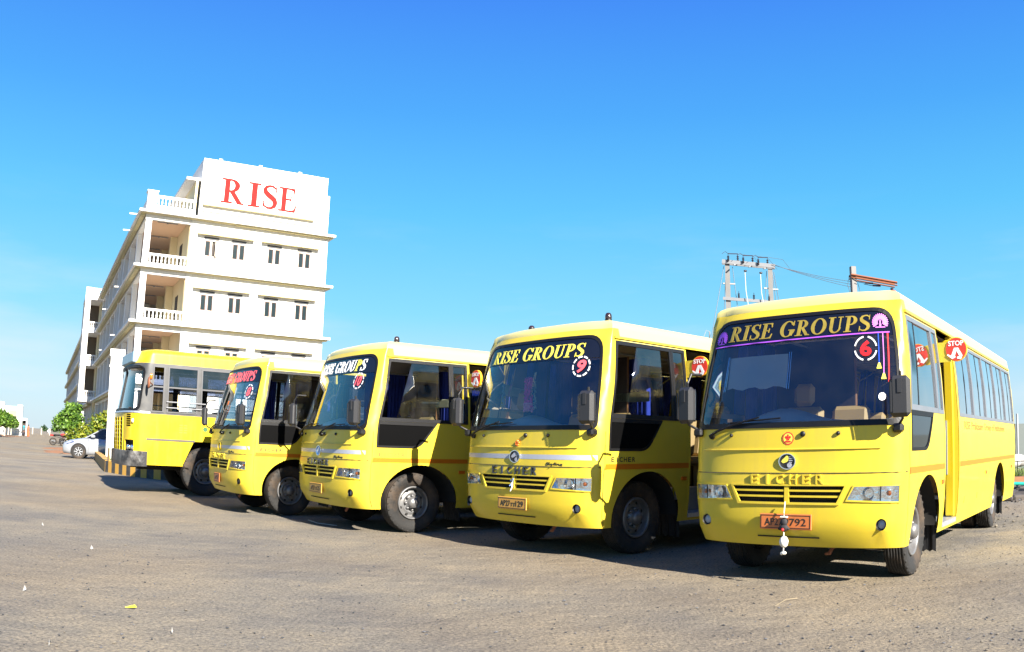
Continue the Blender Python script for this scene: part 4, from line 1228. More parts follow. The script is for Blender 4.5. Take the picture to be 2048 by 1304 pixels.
def number_disc(ws, sh, x, z, txt, r, m, slant=.0, dash=8, duty=.68, ring_w=.018, h=None):
    parts = []
    for k in range(dash):
        a0 = 360 * k / dash + 10; a1 = a0 + 360 / dash * duty
        poly = ell(x, z, r, r, 8, a0, a1) + ell(x, z, r - ring_w, r - ring_w, 8, a1, a0)
        P, T = tri2d([('+', poly)]); parts.append(place(P, T, sh, .0065, None))
    V, F = join2(parts); mesh('dashed_ring', V, F, WHITE, ws)
    P, T = sans_text(txt, h or r * 1.25, (r * 1.0) if len(txt) == 1 else r * 1.15, .035, slant); P = P + np.array([x - slant * r * .6, z - (h or r * 1.25) / 2])
    v, f = place(P, T, sh, .0065, None); mesh('number', v, f, m, ws)

def maker_letters(root, m, h=.088, depth=.016):
    for i, ch in enumerate('EICHER'):
        P, T = sans_text(ch, h, .078 if ch != 'I' else .022, .004); P = P + np.array([-.335 + i * .134, .908]); v, f = place(P, T, SH, depth, -.012)
        mesh('maker_letter', v, f, m, root)

def script_badge(root):
    P, T = sans_text('Skyline', .055, .23, .012, .25); P = P + np.array([.60, 1.0])
    v, f = place(P, T, SH, .010, 0); mesh('model_lettering', v, f, BLKP, root)

def emblem(root, ring_m, field_m, mark_m, second_m=None, rx=.088, rz=.072, open_ring=False):
    x, z = 0, 1.11
    P, T = tri2d([('+', ell(x, z, rx, rz, 32)), ('-', ell(x, z, rx * .90, rz * .90, 32))]); v, f = place(P, T, SH, .018, 0); e = mesh('emblem', v, f, ring_m, root)
    if open_ring: return e
    P, T = tri2d([('+', ell(x, z, rx * .90, rz * .90, 32))]); v, f = place(P, T, SH, .008, 0); mesh('badge_field', v, f, field_m, e)
    head = [(-.70, -.02), (-.58, .22), (-.30, .48), (-.10, .72), (-.02, .62), (.02, .80), (.12, .52), (.08, .1), (-.05, -.05), (-.25, -.15), (-.48, -.22)]
    P, T = tri2d([('+', [(x + a * rx, z + b * rz) for a, b in head])]); v, f = place(P, T, SH, .012, .006); mesh('badge_mark', v, f, mark_m, e)
    if second_m:
        parts = []
        for k in range(6):
            yy = .62 - k * .22; P, T = tri2d([('+', [(x + a * rx, z + b * rz) for a, b in ((.2, yy), (.78 - .03 * k * k, yy - .04), (.78 - .03 * k * k, yy - .13), (.16, yy - .10))])]); parts.append(place(P, T, SH, .012, .006))
        P, T = tri2d([('+', ell(x + .25 * rx, z - .48 * rz, .28 * rx, .3 * rz, 14))]); parts.append(place(P, T, SH, .012, .006))
        V, F = join2(parts); mesh('badge_stripes', V, F, second_m, e)
    return e

POSE = {6: (2.4961, 7.2445, -.724, .9415, 1.0121, 1.0153), 9: (.052, 9.81, -.8424, 1.0106, 1.0464, 1.0319),
        10: (-2.8093, 11.9883, -.9315, 1.0003, 1.0455, 1.0189), 8: (-5.0245, 13.8374, -.9407, .9853, .957, .9987)}
GRP = 'yellow school buses parked side by side'
def bus_root(k, label):
    x, y, psi, su, sv, sz = POSE[k]
    r = empty('school_bus', (x, y, 0), psi, (su, sv, sz))
    return tag(r, label, 'bus', GRP)
b6 = bus_root(6, 'yellow school bus numbered 6 with gold RISE GROUPS and peacocks on its windscreen')
bus_common(b6, ALUD)
b9 = bus_root(9, 'yellow school bus numbered 9 with pink garlands hanging behind its windscreen')
b9['open_front'] = 1
bus_common(b9, BLACKP)
kids = {}
for c in bpy.data.objects:
    if c.parent is not None: kids.setdefault(c.parent.name, []).append(c)
def bus_copy(k, label):
    r = copy_tree(b9, None, kids)
    x, y, psi, su, sv, sz = POSE[k]
    r.location = (x, y, 0); r.rotation_euler = (0, 0, psi); r.scale = (su, sv, sz)
    r['label'] = label
    return r
b10 = bus_copy(10, 'yellow school bus numbered 10 with white lettering, between the buses numbered 8 and 9')
b8 = bus_copy(8, 'yellow school bus numbered 8 with red GROUPS lettering, beside the old square bus')
for r_ in (b6, b9):      # these two carry a single wiper
    q_ = sorted((c for c in bpy.data.objects if c.parent is r_ and c.name.split('.')[0] == 'wiper'), key=lambda c: max(v.co.x for v in c.data.vertices))[-1]
    for c in [c for c in bpy.data.objects if c.parent is q_]: bpy.data.objects.remove(c)
    bpy.data.objects.remove(q_)
for r_ in (b9, b10, b8):  # blue curtain drawn across behind the cab
    B = MB(); n = 60; v = []
    for i in range(n + 1):
        u = -.97 + 1.30 * i / n; p_ = .02 * sin(i * 1.7); v += [(u, 2.02 + p_, 2.40), (u, 2.02 + p_ * 1.5, 1.0)]
    B.add(v, [(2 * i, 2 * i + 1, 2 * i + 3, 2 * i + 2) for i in range(n)]); B.build('cab_curtain', CURT, r_, True)
def part_of(root, name): return [c for c in bpy.data.objects if c.parent is root and c.name.split('.')[0] == name]
WSC = {k: part_of(r, 'windscreen')[0] for k, r in ((6, b6), (9, b9), (10, b10), (8, b8))}

def header(k, ms, x0, x1, z0, h, slant=.22):
    g, w = serif_text('RISE GROUPS', h, x1 - x0, slant)
    for i, q in enumerate(g): text_patch('letter', SH, [q], ms[i % len(ms)], WSC[k], .006, .001, x0, z0)
header(6, [GOLD], -.83, .79, 2.262, .150, .18)
header(9, [GOLDY], -.85, .80, 2.235, .155)
header(10, [WHITE, WHITE, WHITE, WHITE, WHITE, WHITE, WHITE, WHITE, GOLDY, WHITE], -.72, .80, 2.245, .165)
header(8, [PINKRED], -.74, .86, 2.235, .175)
number_disc(WSC[6], SH, .745, 2.100, '6', .115, RED, 0, 4, .74, .014)
number_disc(WSC[9], SH, .80, 2.12, '9', .120, PINKRED, .22, 9, .72)
number_disc(WSC[10], SH, .73, 2.10, '10', .118, PINKRED, .22, 9, .72)
number_disc(WSC[8], SH, .80, 2.05, '8', .125, PINKRED, .22, 9, .72)
# bus 6: violet line, peacocks, tassels
w6 = WSC[6]
patch('violet_line', SH, [('+', [(-1.04, 2.215), (.99, 2.238), (.99, 2.249), (-1.04, 2.226)])], VIOLET, w6, .0055, None, .12)
def peacock(x, z, r, m):
    parts = []
    for k in range(17):
        a = radians(-28 + 236 * k / 16); c, s = cos(a), sin(a)
        q = [(.30, -.03), (.62, -.085), (.90, -.09), (1.0, -.03), (1.0, .03), (.90, .09), (.62, .085), (.30, .03)]
        P, T = tri2d([('+', [(x + r * (p * c - t * s), z + r * (p * s + t * c)) for p, t in q])]); parts.append(place(P, T, SH, .0055, None))
    body = [(-.10, -.52), (.10, -.52), (.13, -.28), (.07, -.02), (.12, .14), (0, .26), (-.10, .12), (-.06, -.02), (-.13, -.28)]
    P, T = tri2d([('+', [(x + r * a, z + r * b) for a, b in body])]); parts.append(place(P, T, SH, .0058, None))
    P, T = tri2d([('+', [(x + r * a, z + r * b) for a, b in ((-.6, -.62), (.6, -.62), (.6, -.52), (-.6, -.52))])]); parts.append(place(P, T, SH, .0056, None))
    V, F = join2(parts); mesh('peacock_emblem', V, F, m, w6)
peacock(.90, 2.338, .083, ORCHID); peacock(-.935, 2.30, .083, VIOLET)
for x, z, m in ((.875, 1.96, BLUEV), (.92, 1.865, ORCHID)):
    patch('tassel_cord', SH, [('+', R4(x - .004, z, x + .004, 2.236))], m, w6, .0055, None, .15)
    patch('tassel', SH, [('+', [(x - .025, z - .05), (x + .025, z - .05), (x + .008, z + .004), (x - .008, z + .004)])], GOLDY, w6, .0055, None, .15)
patch('tassel_cord', SH, [('+', R4(.962, 1.79, .975, 2.236))], RED, w6, .0055, None, .15)
patch('round_sticker', SH, [('+', ell(.905, 1.66, .035, .035, 20))], WHITE, w6, .0055, None, .15)
for t, z in (('RISE', 2.03),):
    pass
maker_letters(b6, YEL); maker_letters(b9, mat('dark_chrome_letter', (.05, .06, .08), .3, metal=.6)); maker_letters(b10, MATS['dark_chrome_letter']); maker_letters(b8, YEL)
emblem(b6, CHROME, INK, GOLDY, SILVER); emblem(b9, CHROME, mat('dark_badge', (.03, .03, .035), .3, metal=.6), SILVER, SILVER)
emblem(b10, CHROME, mat('sky_blue_badge', (.06, .25, .50), .3), WHITE); emblem(b8, YEL_OLD, INK, GOLDY, None, open_ring=True)
# red and gold round crest on bus 6, small red flower badge on bus 9
def crest(x, z, r, root):
    pts = []
    for k in range(48):
        a = 2 * pi * k / 48; rr = r * (1 + .07 * abs(sin(6 * a))); pts.append((x + rr * cos(a), z + rr * sin(a)))
    P, T = tri2d([('+', pts)]); v, f = place(P, T, SH, .004, 0); e = mesh('crest', v, f, SIGNRED, root)
    P, T = tri2d([('+', ell(x, z, r * .84, r * .84, 30))]); v, f = place(P, T, SH, .0055, .003); mesh('crest_field', v, f, GOLDY, e)
    fig = [('+', ell(x, z - .05 * r, .30 * r, .34 * r, 14)), ('+', ell(x - .36 * r, z + .20 * r, .20 * r, .22 * r, 10)), ('+', ell(x + .36 * r, z + .20 * r, .20 * r, .22 * r, 10)), ('+', ell(x, z + .46 * r, .15 * r, .24 * r, 10)),
           ('+', ell(x, z - .50 * r, .60 * r, .17 * r, 14)), ('-', ell(x - .10 * r, z - .12 * r, .05 * r, .20 * r, 8)), ('-', ell(x + .16 * r, z + .05 * r, .07 * r, .07 * r, 8)), ('-', ell(x, z - .36 * r, .34 * r, .05 * r, 8))]
    P, T = tri2d(fig); v, f = place(P, T, SH, .007, .005); mesh('crest_figure', v, f, RED, e)
crest(0, 1.315, .055, b6)
B = MB()
for k in range(5):
    a = radians(90 + 72 * k); c = SH(np.array([.03 + .022 * cos(a)]), np.array([1.262 + .022 * sin(a)]), .01)[0]; B.ball(tuple(c), .018, 6)
B.build('flower_badge', AMBER, b9, True)
for r in (b9, b10, b8):
    patch('silver_band', SH, [('+', R4(-1.13, 1.085, 1.13, 1.138))], SILVER, r, .0015, None, .10)
    script_badge(r)
    for i, ch in enumerate('EICHER'):
        P, T = sans_text(ch, .055, .055 if ch != 'I' else .018, .03)
        P = P + np.array([SH.s_of(.42) + i * .071, 1.065]); v, f = place(P, T, SH, .0015, None)
        mesh('side_lettering', v, f, INK if r is b8 or r is b9 else mat('faded_gold_decal', (.24, .115, .018), .5), r)
plate(b6, [('AP27', 1), (' 9792', 1)], PLATE_O, serif=True)
plate(b9, [('AP27', 1), ('TT', .62), ('129', 1)], PLATE_Y, w=.50)
plate(b10, [('AP27', 1), ('TT', .75), ('125', 1)], PLATE_Y, w=.44)
plate(b8, [('AP27', 1)], PLATE_O, w=.34, h=.12)
for r in (b6, b9, b10): stop_sign(r)
beacon(b9, .72, .80, BROWNL); beacon(b9, -.62, .80, BROWNL, .07)
beacon(b10, .50, .95, BROWNL)
# sign writing down the side of bus 6
for t, x, z, h, w_, m in (('RISE Prakasam Group of Institutions', 4.72, 1.375, .125, 3.5, mat('faded_gold_decal', (.24, .115, .018), .5)), ('ONGOLE', 4.8, 1.225, .07, 1.3, SILVER)):
    P, T = sans_text(t, h, w_, .012); P = P + np.array([SH.s_of(x), z]); v, f = place(P, T, SH, .0015, None)
    if t != 'ONGOLE': mesh('side_lettering', v, f, m, b6)
# bus 6 grey sun blind and fittings in the cab
B = MB(); n = 10; v = []
for i in range(n + 1):
    x = -.86 + .74 * i / n; c = SH(np.array([x]), np.array([2.14]), -.10)[0]; d = SH(np.array([x]), np.array([1.83 + .015 * sin(i * 1.7)]), -.12)[0]; v += [tuple(c), tuple(d)]
B.add(v, [(2 * i, 2 * i + 1, 2 * i + 3, 2 * i + 2) for i in range(n)]); B.build('sun_blind', BLIND, b6, True)
for x in (-.88, -.10):
    B = MB()
    for dx in (0, .022): B = MB(); B.tube([tuple(SH(np.array([x + dx]), np.array([z]), -.09)[0]) for z in (2.15, 1.80)], .004, 6); B.build('blind_rod', CHROME, b6)
for r in (b6, b9):
    B = MB(); pts = [SH(np.array([-1.06 + .07 * sin(pi * t)]), np.array([1.66 + .17 * t]), -.06)[0] for t in np.linspace(0, 1, 9)]; B.tube(pts, .014, 8); B.build('grab_handle', BLACK, r)
for r in (b9, b10):
    B = MB()
    for x in (-.42, .0):
        for dx in (0, .02): B = MB(); B.tube([tuple(SH(np.array([x + dx]), np.array([z]), -.08)[0]) for z in (2.12, 1.83)], .0035, 6); B.build('blind_rod', CHROME, r)
    B = MB(); B.bbox(-.72, .42, 1.90, 1.93, 1.82, 1.95, .01); B.build('header_rail', mat('olive_rail', (.22, .24, .17), .6), r)

# evil-eye charm hung from the grille of bus 6
def at_bus(k, x, y, z):
    X, Y, psi, su, sv, sz = POSE[k]; x *= su; y *= sv; z *= sz
    return Vector((X + x * cos(psi) - y * sin(psi), Y + x * sin(psi) + y * cos(psi), z))
ch = empty('hanging_charm', at_bus(6, .0, -.055, .755), POSE[6][2])
tag(ch, 'black rag doll with white ball on a string hanging before the orange number plate', 'charm')
for pts in ([(0, .02, .0), (.004, -.01, -.10), (0, 0, -.13)], [(0, 0, -.26), (.0, 0, -.31)], [(0, 0, -.415), (0, 0, -.45)]): B = MB(); B.tube(pts, .0055, 6); B.build('string', COTTON, ch)
B = MB(); B.ball((0, 0, -.185), .036, 9, 0, (1.0, .7, 1.1)); B.ball((0, 0, -.235), .042, 9, 0, (1.1, .7, .8)); B.tube([(-.05, 0, -.25), (0, 0, -.20), (.05, 0, -.25)], .014, 6); B.build('doll', BLKCLOTH, ch, True)
B = MB(); B.bbox(-.035, .035, -.02, .02, -.146, -.130, .006); B.build('top_knot', COTTON, ch)
B = MB(); B.ball((0, -.03, -.25), .014, 8); B.build('red_bead', RED, ch, True)
B = MB(); B.ball((0, 0, -.362), .046, 12, 0, (.88, .88, 1.08))
for k in range(7): a = pi * k / 7; B.tube([(.0455 * .88 * cos(a) * sin(t), .0455 * .88 * sin(a) * sin(t), -.362 + .052 * cos(t)) for t in np.linspace(.2, 2.9, 9)], .004, 5)
B.build('white_ball', COTTON, ch, True)
B = MB()
for k in range(5): a = 2 * pi * k / 5; B.ball((.016 * cos(a), .016 * sin(a), -.462 - .006 * (k % 2)), .014, 6)
B.build('tuft', COTTON, ch, True)
# blue ribbon tied on the grille of bus 9
rb = empty('ribbon', at_bus(9, .0, -.02, .83), POSE[9][2]); tag(rb, 'blue and white ribbon tied to the grille of bus 9', 'ribbon')
B = MB(); B.tube([(-.03, 0, .0), (.03, -.01, .03), (.0, 0, -.02), (-.035, -.01, -.06)], .008, 6); B.build('bow', mat('pale_blue_ribbon', (.25, .38, .70), .7), rb)
B = MB(); B.tube([(.0, 0, -.01), (.01, -.01, -.07), (-.02, -.012, -.12)], .007, 6); B.build('tail', WHITE, rb)
# garlands behind the windscreen of bus 9
PINK = mat('magenta_garland', (.75, .04, .34), .7, var=.4, scale=40); PINK2 = mat('pale_pink_petal', (.70, .25, .38), .7, var=.3, scale=30); GREENG = mat('olive_garland', (.30, .30, .04), .7, var=.3, scale=30); TINS = mat('silver_green_tinsel', (.30, .42, .42), .35, metal=.4, var=.5, scale=60)
def garland(x, z1, z0, m, label, spread=.02, tail=None, n=70, r=.014):
    c = SH(np.array([x]), np.array([2.12]), -.06)[0]
    g_ = empty('garland', at_bus(9, c[0], c[1], 0), POSE[9][2]); tag(g_, label, 'garland', 'garlands in the windscreen of bus 9')
    B = MB()
    for i in range(n):
        t = i / n; z = z1 + (z0 - z1) * t; a = random.random() * 6.28; B.ball((spread * (.5 + t * .6) * cos(a), spread * .5 * sin(a), z), r * (.7 + .6 * random.random()), 4)
    B.build('strand', m, g_)
    if tail:
        B = MB()
        for i in range(45):
            a = random.random() * 6.28; q = random.random(); B.ball((spread * 1.5 * cos(a) * q, spread * .7 * sin(a), z0 + .10 * random.random() - .03), r * (.9 + .7 * random.random()), 4)
        B.build('flower_tail', tail, g_)
    return g_
garland(-.13, 2.10, 1.72, PINK, 'magenta garland with pale pink flower tail, left of its twin', .026, PINK2)
garland(-.06, 2.10, 1.72, PINK, 'magenta garland with pale pink tail next to the green tinsel', .026, PINK2)
garland(.02, 2.05, 1.72, TINS, 'thin green silver tinsel strand beside the magenta garlands', .018, None, 60, .009)
garland(-.60, 2.05, 1.72, TINS, 'pale blue tinsel strand hanging alone behind the windscreen', .022, None, 70, .009)

# ---------------------------------------------------------------- old square bus at the end of the row
CBS = Shell([.5, .62, 1.0, 1.68, 2.2, 2.72, 3.0], [1.20, 1.22, 1.23, 1.23, 1.215, 1.19, 1.16], [.5, .62, 1.68, 1.72, 2.62, 2.66, 3.0], [.06, .03, .0, .02, .16, .12, .26], .40, 2.9, 9.6, .3, 2.93, .17, 1.22, .80, .25)
CP = (-8.576, 16.91, -.956)
cb = empty('old_bus', (CP[0], CP[1], 0), CP[2])
tag(cb, 'old square yellow bus with grey window frames and black bumper over the kerb', 'bus')
S = CBS; so = S.s_of
def cpatch(name, ops, m, parent=cb, off=0.0, base=None, step=.15, smooth=True): return patch(name, S, ops, m, parent, off, base, step, smooth)
WB, WT = 1.722, 2.694
cwins = [(.51, .79, True)] + [(.855 + k * .735, 1.525 + k * .735, False) for k in range(11)]
wsl = [rpoly([(sg * .03, 1.76), (sg * 1.255, 1.74), (sg * 1.215, 2.655), (sg * .03, 2.67)], [.03, .16, .16, .03]) for sg in (-1, 1)]
arch = []
for sg in (-1, 1):
    for c in (1.80, 6.6):
        x = sg * so(c); arch.append([(x - .56, .3), (x - .54, .66), (x - .32, 1.15), (x + .32, 1.15), (x + .54, .66), (x + .56, .3)])
holes = [R4(*sorted((sg * so(a), sg * so(b)))[:1], WB, sorted((sg * so(a), sg * so(b)))[1], WT) for sg in (-1, 1) for a, b, _ in cwins]
lamp = [R4(sg * 1.0 - .175, .81, sg * 1.0 + .175, 1.12) for sg in (-1, 1)]
grl = rrect(-.62, .62, .84, 1.58, .03)
vent = R4(.87, 1.40, 1.06, 1.66)
lower = [('+', R4(-S.P, .62, S.P, 1.68))] + [('-', a) for a in arch + lamp] + [('-', grl), ('-', vent)]
cpatch('lower_panel', lower, YEL_OLD)
cpatch('window_band', [('+', R4(-S.P, 1.681, S.P, 2.745))] + [('-', h) for h in holes + wsl], mat('grey_window_band', (.035, .036, .038), .5, var=.25, dirt=(.12, .11, .09), dirt_amt=.35, dirt_scale=5))
cpatch('roof_side', [('+', R4(-S.P, 2.746, S.P, 2.93))], YEL_OLD)
S.roof('roof', YEL_OLD, cb)
# destination box on the brow
d = box('destination_box', -.80, .80, .135, .45, 2.76, 3.0, mat('pale_blue_paint', (.22, .30, .36), .5), cb, .02)
B = MB(); B.box(-.72, .72, .125, .133, 2.785, 2.965); B.build('destination_glass', mat('blue_grey_glass', (.06, .14, .22), .1, spec=.8), d)
for q, sg in zip(wsl, (-1, 1)):
    w = cpatch('windscreen', [('+', q)], WSG, cb, -.01)
    cpatch('rubber_seal', [('+', rpoly([(sg * .012, 1.735), (sg * 1.28, 1.715), (sg * 1.24, 2.68), (sg * .012, 2.695)], [.03, .17, .17, .03])), ('-', rpoly([(sg * .055, 1.785), (sg * 1.225, 1.77), (sg * 1.187, 2.63), (sg * .055, 2.645)], [.03, .15, .15, .03]))], BLACK, w, .012, -.012, .12)
for sg in (-1, 1):
    for a, b, small in cwins:
        x0, x1 = sorted((sg * so(a), sg * so(b)))
        fr = cpatch('side_window', [('+', R4(x0, WB, x1, WT)), ('-', R4(x0 + .03, WB + .03, x1 - .03, WT - .03)), ('+', R4(x0 + .031, 2.24, x1 - .031, 2.27))], GALV if 0 else mat('weathered_grey_frame', (.06, .06, .064), .5, metal=.2), cb, .014, -.012, .5, False)
        if small: continue
        cpatch('upper_pane', [('+', R4(x0 + .031, 2.271, x1 - .031, WT - .031))], glass('dark_tinted_glass', (.10, .13, .22), 2.0, .02), fr, -.004, None, .4)
        xm = (x0 + x1) / 2
        cpatch('lower_pane', [('+', R4(x0 + .031, WB + .031, xm + .02, 2.239) if sg < 0 else R4(xm - .02, WB + .031, x1 - .031, 2.239))], SIDEG, fr, -.008, None, .4)
    for z in (1.83, 1.95):
        B = MB(); B.tube([tuple(S(np.array([sg * so(v)]), np.array([z]), .035)[0]) for v in (.84, 8.9)], .013, 6); B.build('window_bar', GALV, cb)
cpatch('trim_strip', [('+', R4(so(.44), 1.135, so(1.50), 1.175))], mat('dull_grey_trim', (.07, .06, .05), .5), cb, .012, 0, .3, False)
cpatch('belt_moulding', [('+', R4(-S.S1 - .1, 1.685, S.S1 + .1, 1.725))], ALU, cb, .016, -.002, .12, False)
B = MB()
for sg in (-1, 1):
    pass
cpatch('bumper', [('+', R4(-S.S1 - .12, .60, S.S1 + .06, .90))], mat('worn_black_bumper', (.02, .02, .022), .45, var=.4, dirt=(.5, .48, .45), dirt_amt=.5, dirt_scale=3), cb, .07, -.0, .14)
P, T = tri2d([('+', grl)], .2); v, f = place(P, T, S, -.06); v2, f2 = place(P, T, S, 0, -.06); V, F = join2([(v, f), (v2, f2[len(T):])]); gg = mesh('grille', V, F, DARK, cb)
for k in range(8): cpatch('slat', [('+', R4(-.60, .885 + k * .088, .60, .905 + k * .088))], YEL_OLD, gg, .002, -.03, .3, False)
for x in (-.62, -.31, 0, .31, .62): cpatch('grille_bar', [('+', R4(x - .02, .83, x + .02, 1.60))], YEL_OLD, gg, .012, -.03, .3, False)
P, T = tri2d([('+', vent)], .2); v, f = place(P, T, S, -.04); vv = mesh('air_vent', v, f, DARK, cb)
for k in range(5): cpatch('vent_slat', [('+', R4(.875, 1.435 + k * .046, 1.055, 1.446 + k * .046))], YEL_OLD, vv, .004, -.02, .3, False)
for sg, q in zip((-1, 1), lamp):
    P, T = tri2d([('+', q)], .2); v, f = place(P, T, S, -.07); v2, f2 = place(P, T, S, 0, -.07); V, F = join2([(v, f), (v2, f2[len(T):])])
    h = mesh('headlight', V, F, DARK, cb)
    cpatch('surround', [('+', [(q[0][0] - .03, q[0][1] - .03), (q[1][0] + .03, q[1][1] - .03), (q[2][0] + .03, q[2][1] + .03), (q[3][0] - .03, q[3][1] + .03)]), ('-', q)], YEL_OLD, h, .018, -.003, .2, False)
    for dx in (-.08, .08):
        c = S(np.array([sg * 1.0 + dx]), np.array([.965]), -.02)[0]; B = MB(); B.lathe([(.07, .03), (.066, .0), (.04, -.018), (.001, -.024)], tuple(c), 'y', 18); o = B.build('lamp', REFL, h, True); o.scale = (1, 1, 1)
c = S(np.array([1.15]), np.array([1.52]), 0)[0]; B = MB(); B.lathe([(.05, .0), (.045, -.03), (.001, -.045)], tuple(c), 'y', 16); B.build('parking_lamp', mat('frosted_lamp', (.75, .70, .55), .3), cb, True)
plt = box('number_plate', -.62, -.34, -.11, -.095, .60, .90, PLATE_Y, cb, .004)
for sg in (-1, 1):
    wheel(cb, sg * .98, 1.80, .52, .52, .27, sg, rr=.53); wheel(cb, sg * 1.0, 6.6, .52, .52, .26, sg, rr=.53, dual=True)
B = MB(); B.box(-.5, -.38, .4, 9.2, .5, .72); B.box(.38, .5, .4, 9.2, .5, .72); B.box(-1.1, 1.1, .4, 9.3, .80, .84); B.tube([(-.9, 1.8, .5), (.9, 1.8, .5)], .06); B.tube([(-.9, 6.6, .52), (.9, 6.6, .52)], .09); B.box(-.6, .6, .5, 1.4, .55, .79); B.build('chassis', DARK, cb)
for sg in (-1, 1): box('wheel_well', *sorted((sg * .7, sg * .74)), 1.1, 2.5, .62, 1.25, DARK, cb)
B = MB(); B.lathe([(.25, -.014), (.264, 0), (.25, .014), (.238, 0), (.25, -.014)], n=28); B.tube([(-.24, 0, 0), (.24, 0, 0)], .014, 6); B.tube([(0, 0, 0), (0, -.05, -.7)], .035, 8); B.build('steering_wheel', BLACK, cb, False, (-.55, .62, 1.82), (radians(22), 0, 0))
def cseat(x, y, w):
    B = MB(); B.bbox(x - w / 2, x + w / 2, y - .2, y + .2, 1.16, 1.28, .04); M = Matrix.Translation((x, y + .2, 1.25)) @ Matrix.Rotation(radians(-8), 4, 'X'); B.bbox(-w / 2, w / 2, -.04, .05, 0, .62, .04, M=M); B.box(x - w / 2 + .05, x + w / 2 - .05, y - .15, y + .18, .85, 1.16)
    B.build('seat', mat('dark_green_seat', (.03, .05, .05), .6), cb)
cseat(-.55, 1.15, .5)
for r in range(8):
    for x in (-.72, .72): cseat(x, 2.2 + r * .8, .88)
for x, z, mm in ((S.S1 + .04, 2.46, AMBER),):
    c = S(np.array([x]), np.array([z]), .02)[0]; B = MB(); B.ball(tuple(c), .042, 9, 0, (.6, .8, 1.5)); B.build('side_indicator', mm, cb, True)
B = MB(); c = S(np.array([S.S1 + .12]), np.array([2.28]), .0)[0]
B.tube([tuple(c), (c[0] + .22, c[1] - .12, c[2] + .05)], .012, 6); m_ = B.build('mirror', RUST, cb)
B = MB(); B.ball((c[0] + .25, c[1] - .14, c[2] + .03), .10, 10, 0, (.8, .3, 1.2)); B.build('mirror_head', RUST, m_, True)
P, T = tri2d([('+', ell(so(1.72), 1.42, .05, .05, 16))]); v, f = place(P, T, S, .004, 0); mesh('filler_cap', v, f, mat('green_cap', (.02, .10, .03), .5), cb)
lt = []
for k in range(4):
    for j in range(2): P, T = tri2d([('+', R4(so(1.15) + j * .10, 1.32 + k * .05, so(1.15) + j * .10 + .07, 1.335 + k * .05))]); lt.append(place(P, T, S, .002, None))
V, F = join2(lt); mesh('load_lettering', V, F, mat('faded_gold_decal', (.24, .115, .018), .5), cb)

